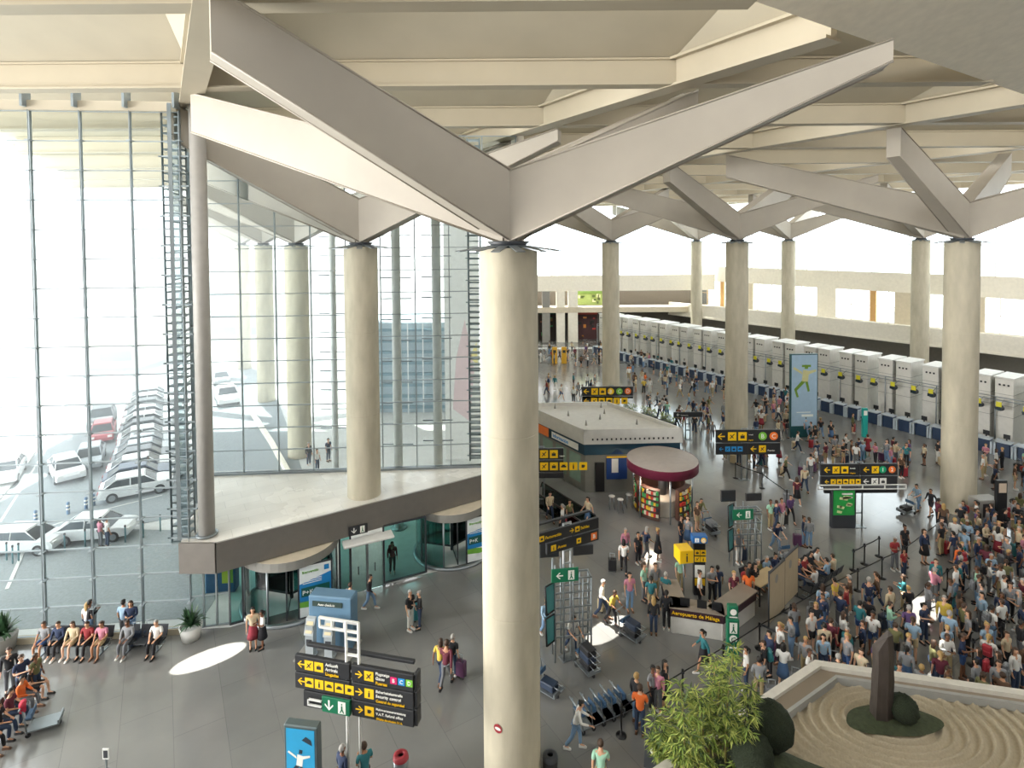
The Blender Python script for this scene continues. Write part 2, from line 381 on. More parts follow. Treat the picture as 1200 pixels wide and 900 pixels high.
w = MB(); along(w, P0, P2, 4.25, 4.45, 6, .3); struct(w.build('floor_gallery_long', M_BEIGE))
w = MB(); along(w, P0, P2, 0, 4.25, .3, 4); struct(w.build('wall_under_gallery', mat('gallery_grey', '8a857c', .7)))
w = MB(); along(w, P0, P2, 10.0, 12.5, .4, 4.5); along(w, P0, P2, 4.4, 5.9, .3, 4.5); struct(w.build('wall_gallery', M_WALL))
LL = (P2 - P0).length; s = 0; i = 0
while s < LL - 1:
    wd = (1.2, 2.6, .7, 3.0)[i % 4]; a = P0 + pd * s; b = P0 + pd * min(LL, s + wd); p = MB(); along(p, a, b, 5.9, 10.0, .4, 4.5)
    struct(p.build('wall_gallery_pier', (M_BEIGE, M_WALL, mat('ochre_panel', 'c39a63', .6), M_BEIGE)[i % 4])); s += wd + (3.6, 4.4, 2.2, 5.2)[i % 4]; i += 1
grid_window('window_2', P0 + pn_ * 4.7, P2 + pn_ * 4.7, 5.9, 10.0, 34, 2, .07, mat('brass_frame', 'a88f66', .5))
grid_window('window_3', P0 + pn_ * 4.7, P2 + pn_ * 4.7, 12.5, 23.5, 18, 3, .1, M_WHITE)

# big glass facade on the street side
f0 = G(0, 755); f1 = G(208, 742); fd = (f1 - f0).normalized(); fL = f0 - fd * 12.0; fR = f1 + fd * 0.6
nfx = round((fR - fL).length / 1.93)
grid_window('window_4', fL, fR, 0.25, 22.6, nfx, 18, .05, M_FRAME, depth=.09)
hd = MB(); Mh = Matrix.Translation(fL) @ Matrix.Rotation(math.atan2(fd.y, fd.x), 4, 'Z'); Lh = (fR - fL).length
hd.box(0, Lh, -.25, .1, 22.6, 23.0, M=Mh); hd.box(0, Lh, -.12, .12, 0, .25, M=Mh); struct(hd.build('trim_facade', M_BEAM))
for i in range(nfx + 1):       # tension masts behind the mullions
    x = Lh * i / nfx; b = MB(); b.tube([Mh @ Vector((x + .12, -.32, .25)), Mh @ Vector((x + .12, -.32, 22.6))], .018, 6)
    for j in range(1, 18): z = .25 + 22.35 * j / 18; b.box(x - .02, x + .16, -.34, 0, z - .02, z + .02, M=Mh)
    b.prism([(Mh @ Vector((x - .05, -.5, 0)))[:2], (Mh @ Vector((x + .05, -.5, 0)))[:2], (Mh @ Vector((x + .05, 0, 0)))[:2], (Mh @ Vector((x - .05, 0, 0)))[:2]], 22.7, 23.4)
    struct(b.build('window_mast', M_FRAME))
# glazing below the mezzanine edge, then the entrance glazing
g0 = Vector((fR.x, fR.y, 0)); grid_window('window_5', g0, Vector((q0.x, q0.y, 0)), 0.2, 3.0, 3, 2, .06, M_FRAME, G_CLR)
# glass above the mezzanine
grid_window('window_6', Vector((mb.x, mb.y, 0)), Vector((me_.x, me_.y, 0)), 4.3, 22.9, 9, 15, .05, M_FRAME, depth=.09)
kb = MB(); d = (me_ - mb).normalized(); o = Vector((-d.y, d.x, 0)) * .15
kb.prism([(mb.x - o.x, mb.y - o.y), (me_.x - o.x, me_.y - o.y), (me_.x + o.x, me_.y + o.y), (mb.x + o.x, mb.y + o.y)], 4.2, 4.32); struct(kb.build('trim_deck', M_STEEL))
# glass return between the two facades, above the deck
grid_window('window_7', Vector((mL.x - .1, mL.y + .1, 0)), Vector((mb.x, mb.y, 0)), 4.3, 22.9, 4, 15, .05, M_FRAME)

# round steel post and ladder truss beside the facade
pp = G(236, 632, 4.26); t = thing('steel_post', 'tall round pale steel post standing on the corner of the mezzanine', 'post', (pp.x, pp.y + .45, 4.26))
b = MB(); b.lathe([(0, 0), (.33, 0), (.33, 18.7), (0, 18.7)], 32); b.build('tube', mat('post_paint', 'a9a59f', .5), t)
b = MB(); b.lathe([(0, 0), (.45, 0), (.45, .05), (.33, .06)], 32); b.build('base_plate', M_STEEL, t)
def ladder(label, x, y, z0, z1, w, rz=0, parent=None):
    t = thing('ladder_truss', label, 'truss', (x, y, z0), rz)
    for s in (-1, 1): b = MB(); b.tube([(s * w / 2, 0, 0), (s * w / 2, 0, z1 - z0)], .045, 8); b.tube([(s * w / 2, .45, 0), (s * w / 2, .45, z1 - z0)], .035, 8); b.build('rail', M_FRAME, t)
    b = MB(); z = .15; k = 0
    while z < z1 - z0:
        b.box(-w / 2, w / 2, -.02, .5, z - .03, z + .03); z += .34; k += 1
    r = b.build('rungs', M_FRAME, t); r['kind'] = 'stuff'
    b = MB()
    for j in range(int((z1 - z0) / 1.27)): b.box(-w / 2 - .15, w / 2 + .4, -.06, .02, j * 1.27 + .3, j * 1.27 + .36)
    b.build('bracket', M_FRAME, t); return t
lp = DY(211, 632, 24.3); ladder('ladder-like steel truss running up beside the pale round post', lp.x, 24.35, 3.9, 22.9, .75)
lp = DY(558, 540, 32.6); ladder('ladder-like steel truss half hidden beside the near concrete column', lp.x, 32.55, 4.3, 22.9, .7)
for px, yy, rr, lab in ((465, 33.4, .26, 'slim white tube mast behind the mezzanine glass, between column and ladder truss'), (512, 34.0, .27, 'slim white tube mast behind the mezzanine glass, closest to the ladder truss'), (391, 36.5, .2, 'slim white tube mast partly hidden by the mezzanine column')):
    x = DY(px, 400, yy).x; t = thing('mast', lab, 'mast', (x, yy, -.03)); b = MB(); b.lathe([(0, 0), (rr, 0), (rr, 22.8), (0, 22.8)], 20); b.build('tube', M_WHITE, t)
    b = MB(); b.lathe([(0, .0), (rr + .2, 0), (rr + .2, .05), (0, .06)], 20); b.build('foot_plate', M_STEEL, t)
    b = MB()
    for j in range(14): b.box(-.9, .9, -.03, .03, 5 + j * 1.24, 5.06 + j * 1.24)
    b.build('cable_arms', M_STEEL, t)
# ================================================================ ENTRANCE UNDER THE MEZZANINE
SIGNM = [mat('sign_dark', '2a2b2e', .45), mat('sign_yellow', 'f2c315', .5), mat('sign_white', 'efefe8', .5), mat('sign_green', '0c6b4a', .5),
         mat('disc_pink', 'd4246c', .5), mat('disc_blue', '2f8fd0', .5), mat('disc_green', '7cc142', .5), mat('disc_orange', 'ee7a34', .5), mat('disc_teal', '18a070', .5)]
Y_, W_, K_, GR_ = 1, 2, 0, 3
def rect(mb, x0, x1, z0, z1, y, mi): mb.add([(x0, y, z0), (x1, y, z0), (x1, y, z1), (x0, y, z1)], [(0, 1, 2, 3)], mi)
def arrow(mb, x, z, s, d, y, mi):
    """arrow as a shaft and a head; d = L, R or D"""
    w = s * .07
    pts = [(-.45, 0), (.0, .42), (.12, .42), (.12, .34), (-.2, .08), (.5, .08), (.5, -.08), (-.2, -.08), (.12, -.34), (.12, -.42), (0, -.42)]
    if d == 'R': pts = [(-a, b) for a, b in pts][::-1]
    if d == 'D': pts = [(b, a) for a, b in pts][::-1]
    mb.add([(x + a * s, y, z + b * s) for a, b in pts], [(0, 1, 4, 3, 2)[:0] or tuple(range(len(pts)))[::-1]], mi)
def icon(mb, x, z, s, y, mi=1, glyph=0, gi=0):
    rect(mb, x - s / 2, x + s / 2, z - s / 2, z + s / 2, y, mi); e = y - .004; h = s / 2
    if glyph == 0:      # suitcase
        rect(mb, x - h * .5, x + h * .5, z - h * .5, z + h * .2, e, gi); rect(mb, x - h * .2, x + h * .2, z + h * .3, z + h * .45, e, gi)
    elif glyph == 1:    # plane-like diagonal
        mb.add([(x - h * .6, e, z - h * .5), (x - h * .4, e, z - h * .6), (x + h * .6, e, z + h * .5), (x + h * .45, e, z + h * .65)], [(0, 1, 2, 3)], gi)
        mb.add([(x - h * .5, e, z + h * .3), (x - h * .3, e, z + h * .4), (x + h * .4, e, z - h * .4), (x + h * .2, e, z - h * .5)], [(3, 2, 1, 0)], gi)
    elif glyph == 2:    # car
        rect(mb, x - h * .65, x + h * .65, z - h * .3, z + h * .1, e, gi); rect(mb, x - h * .4, x + h * .4, z + h * .1, z + h * .4, e, gi)
    elif glyph == 3:    # standing figure
        rect(mb, x - h * .18, x + h * .18, z - h * .7, z + h * .25, e, gi); rect(mb, x - h * .12, x + h * .12, z + h * .35, z + h * .6, e, gi)
    elif glyph == 4:    # cup
        rect(mb, x - h * .4, x + h * .3, z - h * .4, z + h * .35, e, gi); rect(mb, x + h * .3, x + h * .5, z - h * .1, z + h * .2, e, gi)
def disc_letter(mb, x, z, r, y, mi, ch, sq=True):
    if sq: rect(mb, x - r, x + r, z - r, z + r, y, mi)
    else: mb.add([(x + r * math.cos(2 * PI * k / 16), y, z + r * math.sin(2 * PI * k / 16)) for k in range(16)], [tuple(range(16))], mi)
    mb.mesh(text(ch, r * 1.5, 'CENTER'), front(x, y - .004, z - r * .5), 2)
def words_at(mb, s, x, z, size, y, mi=2, al='LEFT'): mb.mesh(text(s, size, al), front(x, y, z), mi)
def man_exit(mb, x, z, s, y):
    rect(mb, x - s * .3, x + s * .3, z - s * .45, z + s * .45, y, 2); e = y - .004
    rect(mb, x - s * .06, x + s * .06, z - s * .15, z + s * .15, e, 3); rect(mb, x - s * .05, x + s * .05, z + s * .2, z + s * .32, e, 3)
    mb.add([(x - s * .2, e, z - s * .38), (x - s * .1, e, z - s * .38), (x + s * .06, e, z - s * .1), (x - s * .04, e, z - s * .1)], [(0, 1, 2, 3)], 3)
    mb.add([(x + s * .1, e, z - s * .38), (x + s * .2, e, z - s * .38), (x + s * .06, e, z - s * .1), (x - s * .04, e, z - s * .1)], [(0, 1, 2, 3)], 3)

# entrance glazing between the revolving doors
ang_q = math.atan2(qd.y, qd.x)
def qpt(s, off=0): return q0 + qd * s + Vector((qd.y, -qd.x, 0)) * off
LQ = (q1 - q0).length
rd1 = G(345, 722); rd2 = G(541, 660)
s1 = (rd1 - q0).dot(qd); s2 = (rd2 - q0).dot(qd)
R1 = 2.1
for a, b in ((0, s1 - R1), (s1 + R1, s1 + R1 + .5), (s1 + R1 + 2.1, s2 - 2.0), (s2 + 2.0, 15.5)):
    if b - a > .3: grid_window('window_8', qpt(a), qpt(b), .15, 3.0, max(1, round((b - a) / 1.6)), 1, .07, M_CHAR, G_TEAL)
ADM = [mat('poster_white', 'e8eeee', .4), mat('poster_blue', '1f7fc0', .4), mat('poster_green', '6fae3c', .4), mat('poster_dark', '14544c', .4), mat('poster_lime', 'b5cf3a', .4)]
def ad_face(mb, w, h, y=0, z0=0):
    rect(mb, -w / 2, w / 2, z0, z0 + h, y, 0)
    e = y - .006
    mb.add([(-w / 2, e, z0 + h * .66), (w / 2, e, z0 + h * .80), (w / 2, e, z0 + h * .30), (-w / 2, e, z0 + h * .30)], [(0, 3, 2, 1)], 1)
    rect(mb, -w * .45, w * .45, z0 + h * .40, z0 + h * .58, e - .004, 3)
    mb.add([(-w / 2, e, z0 + h * .34), (w * .1, e, z0 + h * .27), (w / 2, e, z0 + h * .30), (w / 2, e, z0 + h * .2), (-w * .0, e, z0 + h * .16), (-w / 2, e, z0 + h * .2)], [(0, 5, 4, 3, 2, 1)], 2)
    mb.mesh(text('Bienvenido', h * .07), front(-w * .42, e - .006, z0 + h * .86), 2)
    mb.mesh(text('P+K', h * .12), front(-w * .42, e - .012, z0 + h * .44), 0)
    rect(mb, w * .28, w * .44, z0 + h * .85, z0 + h * .95, e - .006, 1)
    for k in range(3): rect(mb, -w * .4, w * .2, z0 + h * (.72 - k * .035) - .0, z0 + h * (.735 - k * .035), e - .004, 0)
def revolving(label, c, R, off):
    c = c + Vector((qd.y, -qd.x, 0)) * off
    t = thing('revolving_door', label, 'revolving door', (c.x, c.y, 0), ang_q)
    b = MB(); b.lathe([(0, 2.5), (R + .1, 2.5), (R + .1, 2.9)], 40, sm=False); b.build('canopy_ring', M_GREY, t)
    b = MB(); b.lathe([(R + .1, 2.9), (0, 2.94)], 40); b.build('canopy_top', M_BEIGE, t)
    b = MB(); b.lathe([(R + .18, .02), (R + .18, .12), (R + .02, .14), (R + .02, .02)], 40); b.build('threshold', M_STEEL, t)
    for nm, a0, a1 in (('curved_glass', -15, 62), ('curved_glass', 165, 242), ('curved_glass', 118, 164), ('curved_glass', 16 - 360, -16 + -300)):
        pass
    for a0, a1 in ((-58, 28), (152, 238)):
        b = MB(); n = 14
        vs = []
        for i in range(n + 1):
            a = math.radians(a0 + (a1 - a0) * i / n); vs += [(R * math.cos(a), R * math.sin(a), .12), (R * math.cos(a), R * math.sin(a), 2.56)]
        b.add(vs, [(2 * i, 2 * i + 2, 2 * i + 3, 2 * i + 1) for i in range(n)], 0, True); b.build('curved_glass', G_TEAL, t)
        for a in (a0, (a0 + a1) / 2, a1):
            a = math.radians(a); b = MB(); b.tube([(R * math.cos(a), R * math.sin(a), .05), (R * math.cos(a), R * math.sin(a), 2.56)], .05, 8); b.build('post', M_STEEL, t)
    b = MB(); b.tube([(0, 0, 0), (0, 0, 2.6)], .09, 12); b.build('shaft', M_CHAR, t)
    for k in range(3):
        an = math.radians(20 + 120 * k); b = MB(); Mx = Matrix.Rotation(an, 4, 'Z')
        b.box(.1, R - .12, -.02, .02, .15, .25, M=Mx); b.box(.1, R - .12, -.02, .02, 2.4, 2.5, M=Mx); b.box(R - .2, R - .12, -.03, .03, .15, 2.5, M=Mx)
        w = b.build('wing', M_CHAR, t); b = MB(); b.box(.12, R - .2, -.006, .006, .25, 2.4, M=Mx); b.build('wing_glass', G_TEAL, w)
    # poster panel standing in the front opening, facing the hall
    b = MB(); b.box(-.05, 1.45, -.05, .02, .1, 2.5); 
    p = b.build('poster_panel', M_CHAR, t); p.location = (.18, -R + .15, 0)
    b = MB(); ad_face(b, 1.36, 2.3, -.06, .15); q = b.build('poster', ADM, p); q.location = (.7, 0, 0)
    return t
revolving('round glass revolving door with blue and green poster, near the blue kiosk wall', rd1, R1, -1.5)
revolving('round glass revolving door with poster, partly hidden by the near concrete column', rd2, 1.95, -1.5)
# sliding door pair with canopy and exit sign
sd0 = qpt(s1 + R1 + .5); t = thing('sliding_door', 'glass sliding door with pale steel frame between the two revolving doors', 'door', (sd0.x, sd0.y, 0), ang_q)
b = MB(); 
for x in (0, .8, 1.6): b.box(x - .05, x + .05, -.08, .08, 0, 2.5)
b.box(-.05, 1.65, -.12, .12, 2.45, 2.6); b.build('frame', M_STEEL, t)
for x in (.05, .85):
    b = MB(); b.box(x, x + .7, -.01, .01, .02, 2.45); l = b.build('leaf', G_CLR, t)
    b = MB(); b.box(x + .3, x + .34, -.06, -.02, .9, 1.3); b.build('handle', M_CHAR, l)
b = MB(); b.bbox(-.4, 2.0, -.7, 0, 2.62, 2.75, .04); b.build('hood', M_WHITE, t)
t = thing('exit_sign', 'small green exit sign on the mezzanine edge above the sliding door', 'sign', tuple(m0 + md * 6.05 + nn * .16) [:2] + (3.0,), ang_q)
b = MB(); b.box(-.45, .45, -.06, .0, -.02, .42); b.build('housing', SIGNM[0], t)
b = MB(); man_exit(b, .2, .2, .36, -.065); arrow(b, -.2, .2, .28, 'D', -.065, 2); b.build('pictogram', SIGNM, t)
# teal portal and beige soffit outside, seen under the deck
for (px, py, lab, c) in ((243, 712, 'blue ticket machine with lime panel outside the glass under the mezzanine corner', '2c5f8c'),):
    p = G(px, py); t = thing('ticket_machine', lab, 'machine', (p.x, p.y + 1.4, -.03), .1)
    b = MB(); b.bbox(-.7, .7, -.3, .3, 0, 2.3, .05); b.build('cabinet', mat('machine_blue', c, .5), t)
    b = MB(); rect(b, .1, .62, .5, 2.1, -.31, 0); b.build('panel', mat('lime_panel', 'a9c63a', .5), t)
    b = MB(); rect(b, -.6, 0, 1.2, 2.0, -.31, 0); b.build('screen', mat('screen_dark', '20303a', .3), t)

# ================================================================ SIGN GANTRIES
def ladder_posts(t, x0, w, h, arm=None, mt=None, step=.55, r=.045):
    mt = mt or M_WHITE
    for s in (-1, 1): b = MB(); b.tube([(x0 + s * w / 2, 0, 0), (x0 + s * w / 2, 0, h)], r, 8); b.build('post', mt, t)
    b = MB(); z = h - .03
    while z > h - 2.0: b.box(x0 - w / 2, x0 + w / 2, -.03, .03, z - .03, z + .03); z -= step
    b.box(x0 - w / 2, x0 + w / 2, -.03, .03, .8, .86)
    if arm:
        b.box(x0 - w / 2 - arm, x0 + w / 2, -.03, .03, h - .05, h + .02); b.box(x0 - w / 2 - arm, x0 + w / 2, -.03, .03, h - .34, h - .27)
        k = x0 - w / 2 - arm
        while k < x0: b.box(k - .02, k + .03, -.03, .03, h - .3, h); k += .42
    b.build('cross_bars', mt, t)
    b = MB(); b.box(x0 - w / 2 - .15, x0 + w / 2 + .15, -.2, .2, 0, .03); b.build('base_plate', M_STEEL, t)
def board(t, x0, x1, z0, z1, draw, name='sign_board', y=-.1, back=0, d=.14):
    b = MB(); b.bbox(x0, x1, y, y + d, z0, z1, .015); o = b.build(name, SIGNM[back], t)
    if draw:
        g = MB(); draw(g, x0, x1, z0, z1, y - .008); g.build('lettering', SIGNM, o)
    return o
# 1: large sign in front of the mezzanine
def pole_at(px, py, rz, nm, label): p = G(px, py); return thing(nm, label, 'sign', (p.x, p.y, 0), rz)
t = pole_at(416, 935, math.radians(-13), 'direction_sign', 'large dark direction sign with B, C, D gate squares on twin white poles')
ladder_posts(t, 0, .42, 5.5, arm=.9, step=.5)
def d(g, x0, x1, z0, z1, y):
    zc = (z0 + z1) / 2; arrow(g, x0 + .22, zc, .26, 'L', y, 1); icon(g, x0 + .5, zc, .3, y, 1, 1); icon(g, x0 + .84, zc, .3, y, 1, 0)
    for i, (s, c) in enumerate((('Ankunft', 2), ('Arrivals', 2), ('Llegadas', 1))): words_at(g, s, x0 + 1.06, z1 - .17 - .145 * i, .135, y, c)
board(t, -1.93, -.06, 3.74, 4.24, d)
def d(g, x0, x1, z0, z1, y):
    zc = (z0 + z1) / 2; arrow(g, x0 + .22, zc, .26, 'L', y, 1)
    for i in range(5): icon(g, x0 + .5 + .34 * i, zc, .29, y, 1, (2, 3, 2, 2, 4)[i])
board(t, -1.93, -.06, 3.2, 3.7, d)
def d(g, x0, x1, z0, z1, y):
    arrow(g, x1 - .72, (z0 + z1) / 2, .3, 'D', y - .02, 2); man_exit(g, x1 - .3, (z0 + z1) / 2, .42, y - .02)
    rect(g, x0 + .55, x0 + 1.15, z0 + .2, z0 + .25, y, 2); rect(g, x0 + .55, x0 + 1.15, z0 + .36, z0 + .41, y, 2); rect(g, x0 + .55, x0 + .6, z0 + .2, z0 + .41, y, 2)
board(t, -1.65, -.06, 2.66, 3.16, None, back=0); board(t, -.98, -.04, 2.66, 3.14, lambda g, x0, x1, z0, z1, y: (arrow(g, x0 + .25, (z0 + z1) / 2, .34, 'D', y, 2), man_exit(g, x0 + .68, (z0 + z1) / 2, .42, y)), back=3, y=-.16)
b = MB()
for z in (2.8, 2.97): b.box(-1.45, -.98, -.2, -.15, z, z + .04)
b.box(-1.45, -1.41, -.2, -.15, 2.8, 3.01); b.build('rail', M_WHITE, t)
def mk(lines, extra=None, gl=0):
    def d(g, x0, x1, z0, z1, y):
        zc = (z0 + z1) / 2; arrow(g, x0 + .26, zc, .26, 'R', y, 1); icon(g, x0 + .58, zc, .3, y, 1, gl)
        for i, s in enumerate(lines): words_at(g, s, x0 + .8, z1 - .17 - .145 * i, min(.125, (.62 if extra else 1.15) / (len(s) * .54)), y, 1 if i == len(lines) - 1 else 2)
        if extra: extra(g, x1, zc, y)
    return d
board(t, .0, 2.0, 3.74, 4.24, mk(('Flugsteige', 'Gates', 'Puertas'), lambda g, x1, zc, y: [disc_letter(g, x1 - .62 + .25 * i, zc, .105, y, (4, 5, 6)[i], 'BCD'[i]) for i in range(3)], 1))
board(t, .0, 2.0, 3.2, 3.7, mk(('Sicherheitskontrolle', 'Security control', 'Control de seguridad'), None, 3))
board(t, .0, 2.0, 2.66, 3.16, mk(('Mehrwertsteuererstattung', 'V.A.T. Refund office', 'Oficina devolucion I.V.A.'), None, 4))
for z in (3.74, 3.2, 2.66): board(t, 2.0, 2.1, z + .01, z + .5, None, 'end_cap', y=-.05, back=0, d=.3)
board(t, -1.7, 1.9, 4.32, 4.42, None, 'top_board', y=.2)

# 2: angled sign beyond the near column
t = pole_at(666, 777, math.radians(27), 'direction_sign', 'dark angled direction sign above the steel lattice beside the near column')
t.location.y += .3; ladder_posts(t, -.0, .34, 5.6, mt=mat('pole_grey', 'a9adb0', .4, .3))
def two(gl, up=True):
    def d(g, x0, x1, z0, z1, y):
        for i, x in enumerate((x0 + .3, x0 + (x1 - x0) * .58)):
            arrow(g, x + .1, (z0 + z1) / 2, .22, 'R' if i else 'L', y, 1); icon(g, x + .36, (z0 + z1) / 2, .22, y, 1, gl); words_at(g, ('Facturación', 'Salidas')[i], x + .52, (z0 + z1) / 2 - .06, .16, y, 1)
    return d
board(t, -1.9, 1.5, 5.05, 5.5, two(0)); board(t, -1.0, 1.5, 4.55, 5.0, lambda g, x0, x1, z0, z1, y: (icon(g, x0 + .3, (z0 + z1) / 2, .24, y, 1, 3), words_at(g, 'Aseos', x0 + .5, z0 + .15, .16, y, 1), icon(g, x0 + 1.5, (z0 + z1) / 2, .22, y, 1, 4), disc_letter(g, x1 - .25, (z0 + z1) / 2, .15, y, 7, 'B')))
board(t, -1.6, 1.2, 5.7, 5.78, None, 'top_board', y=.1)
def lattice(px, py, label, h=3.6, rz=0.0, green=True, scale=1.0):
    p = G(px, py); t = thing('advert_lattice', label, 'lattice', (p.x, p.y, 0), rz)
    for i, x in enumerate((-.75, -.4, 0, .4, .75)):
        for y in (0, .5):
            b = MB(); b.tube([(x, y, 0), (x, y, h * (.95 if i < 3 else .8))], .035, 6); b.build('upright', M_STEEL, t)
    b = MB()
    for z in (1.0, 1.6, 2.2, 2.8, h * .8): b.box(-.78, .78, -.03, .03, z, z + .05); b.box(-.78, .78, .47, .53, z, z + .05); b.box(-.78, -.72, 0, .5, z, z + .05); b.box(.72, .78, 0, .5, z, z + .05)
    b.build('cross_bars', M_STEEL, t)
    for z0, z1 in ((.9, 2.0), (2.15, 3.3)):
        b = MB(); b.add([(-1.15, -.25, z0), (-.75, .05, z0), (-.75, .05, z1), (-1.2, -.25, z1)], [(0, 1, 2, 3)]); b.add([(-1.17, -.21, z0), (-.77, .09, z0), (-.77, .09, z1), (-1.22, -.21, z1)], [(3, 2, 1, 0)])
        f = b.build('screen', mat('poster_teal', '4f8f90', .3), t)
        b = MB(); 
        for (xa, ya, za, xb, yb, zb) in ((-1.15, -.25, z0, -.75, .05, z0), (-.75, .05, z0, -.75, .05, z1), (-.75, .05, z1, -1.2, -.25, z1), (-1.2, -.25, z1, -1.15, -.25, z0)): b.tube([(xa, ya - .02, za), (xb, yb - .02, zb)], .04, 4)
        b.build('bezel', M_BLACK, f)
    board(t, -1.3, -.5, h - .05, h + .55, None, 'wing_board', y=.3); board(t, .1, .95, h - .1, h + .3, None, 'wing_board', y=.35)
    board(t, -.95, .15, h - .75, h - .2, lambda g, x0, x1, z0, z1, y: (arrow(g, x0 + .32, (z0 + z1) / 2, .3, 'L', y, 2), man_exit(g, x1 - .3, (z0 + z1) / 2, .42, y)), 'exit_board', y=-.3, back=3, d=.06)
    return t
lattice(672, 774, 'steel lattice with teal screens and green exit board, beside the near column', 4.2, math.radians(8))
lattice(876, 662, 'steel lattice with teal screens and a green exit board, beyond the information desk', 3.3, math.radians(5))
# 3: signs farther away
def far_sign(px, ptop, pbase, wpx, label, rows, rz=0, polepx=None):
    p = G(polepx or px, pbase); m = F / p.y; H = (pbase - ptop) / m; Wm = wpx / m
    t = thing('direction_sign', label, 'sign', (p.x, p.y, 0), rz); ox = (px - (polepx or px)) / m
    hh = (rows[-1][3] if False else 0)
    ladder_posts(t, 0, .4, H + .1, mt=M_STEEL)
    z = H
    for (xa, xb, hrow, fn) in rows:
        board(t, ox - Wm / 2 + xa * Wm, ox - Wm / 2 + xb * Wm, z - hrow * .95, z, fn); 
        if xb > .99: z -= hrow
    return t
def icons(n, s=.45, txt=None, ar='L', discs=(), col=1):
    def d(g, x0, x1, z0, z1, y):
        zc = (z0 + z1) / 2; s_ = min(s, (z1 - z0) * .7); arrow(g, x0 + .35, zc, s_ * .9, ar, y, col); x = x0 + .35 + s_ * 1.3
        for i in range(n): icon(g, x, zc, s_, y, col, (1, 0, 2, 3, 4)[i % 5]); x += s_ * 1.22
        if txt:
            for i, q in enumerate(txt): words_at(g, q, x - s_ * .5, z1 - (i + 1) * (z1 - z0) / (len(txt) + .4), min((z1 - z0) / (len(txt) + 2.2), max(.1, (x1 - x - s_ * 1.3 * len(discs)) / (len(q) * .56))), y, 1 if i else 2)
        for i, (c, ch) in enumerate(discs): disc_letter(g, x1 - s_ * .8 - s_ * 1.3 * (len(discs) - 1 - i), zc, s_ * .5, y, c, ch, False)
    return d
far_sign(1005, 541, 617, 91, 'dark direction sign with orange and green discs, above the green leaf poster', [(0, .5, .72, icons(2, .42, ('Arrivals', 'Llegadas'))), (.51, 1, .72, icons(1, .42, None, 'L', ((8, '1'), (7, '2')))), (0, .5, .68, icons(5, .3)), (.51, 1, .68, icons(2, .4, None, 'L', col=2)), (.05, 1, .36, None)], polepx=1006)
b = MB()
tt = [o for o in bpy.data.objects if o.name.startswith('direction_sign')][-1]
for z in (2.36, 2.6): b.box(-2.6, 2.6, -.35, -.28, z, z + .05)
for x in (-2.6, -1.3, 0, 1.3, 2.55): b.box(x, x + .05, -.35, -.28, 2.36, 2.65)
b.build('guide_rail', M_WHITE, tt)
far_sign(876, 502, 562, 76, 'two-row yellow and dark direction sign in front of the middle column', [(0, 1, .95, icons(2, .6, ('Arrivals', 'Llegadas'), 'L', ((6, 'B'), (7, 'C')))), (0, .5, .85, icons(3, .36, None, 'L', col=5)), (.5, 1, .85, icons(1, .5, ('Puertas',)))], polepx=872)
far_sign(712, 452, 500, 60, 'far yellow and dark direction sign beside the white-roofed pavilion and slim column', [(0, 1, .9, icons(2, .6, ('Llegadas',), 'L', ((1, 'B'), (6, 'C'), (7, 'D')))), (0, .6, .85, icons(5, .6)), (0, 1, .2, None)], polepx=716)
far_sign(640, 523, 600, 42, 'yellow and dark direction sign peeking out beside the near column, by the escalator', [(0, 1, .75, icons(2, .5, ('Llegadas',))), (0, 1, .8, icons(5, .5)), (0, 1, .35, None)], polepx=634)
far_sign(806, 482, 515, 34, 'small plain navy sign on a slim post in the far check-in crowd', [(0, 1, .45, icons(0, .3, ('Facturación',), 'L', col=2))])
# tall pale-blue banner and green poster stand, blue advert stand
def figure(mb, cx, cz, s, y, c1, c2):
    """a loose leaping figure drawn as flat print"""
    def P(pts, m): mb.add([(cx + a * s, y, cz + b * s) for a, b in pts], [tuple(range(len(pts)))], m)
    P([(-.08, .0), (.1, -.02), (.14, .3), (-.04, .34)], c1); P([(.0, .36), (.1, .36), (.12, .47), (.02, .48)], c2)
    P([(-.08, .28), (-.3, .42), (-.34, .37), (-.06, .2)], c1); P([(.12, .3), (.34, .34), (.34, .28), (.12, .2)], c1)
    P([(-.08, .02), (-.3, -.22), (-.24, -.28), (.04, .0)], c2); P([(-.3, -.22), (-.22, -.46), (-.16, -.44), (-.24, -.2)], c2)
    P([(.02, .0), (.1, -.3), (.16, -.28), (.1, .0)], c2)
def ad_stand(name, label, px, py, w, h, zf, col, mats, deco, rz=0, fr=None):
    p = G(px, py); t = thing(name, label, 'advert', (p.x, p.y, 0), rz)
    b = MB(); b.bbox(-w / 2 - .08, w / 2 + .08, -.14, .14, 0, h, .03); b.build('casing', fr or mat('advert_casing', '5d6a6c', .4, .3), t)
    b = MB(); rect(b, -w / 2, w / 2, zf, h - .08, -.15, 0); deco(b, w, h, zf); b.build('poster', mats, t)
    return t
def deco_blue(b, w, h, zf):
    figure(b, -.05, zf + (h - zf) * .5, 1.0, -.156, 1, 2)
    u = [(w * .05, zf + (h - zf) * .83), (w * .2, zf + (h - zf) * .88), (w * .38, zf + (h - zf) * .84), (w * .42, zf + (h - zf) * .77)]
    b.add([(x, -.156, z) for x, z in u], [(3, 2, 1, 0)], 2)
    rect(b, -w * .32, -w * .02, zf + .16, zf + .19, -.156, 1); rect(b, w * .02, w * .38, zf + .12, zf + .2, -.156, 1)
ad_stand('advert_stand', 'tall advert stand with a bright blue poster of a leaping figure and umbrella', 357, 975, .86, 3.25, .95, 'x', [mat('ad_blue', '2f9ccc', .35), mat('ad_white', 'e6e8e0', .5), mat('ad_navy', '26333f', .5)], deco_blue, math.radians(-8))
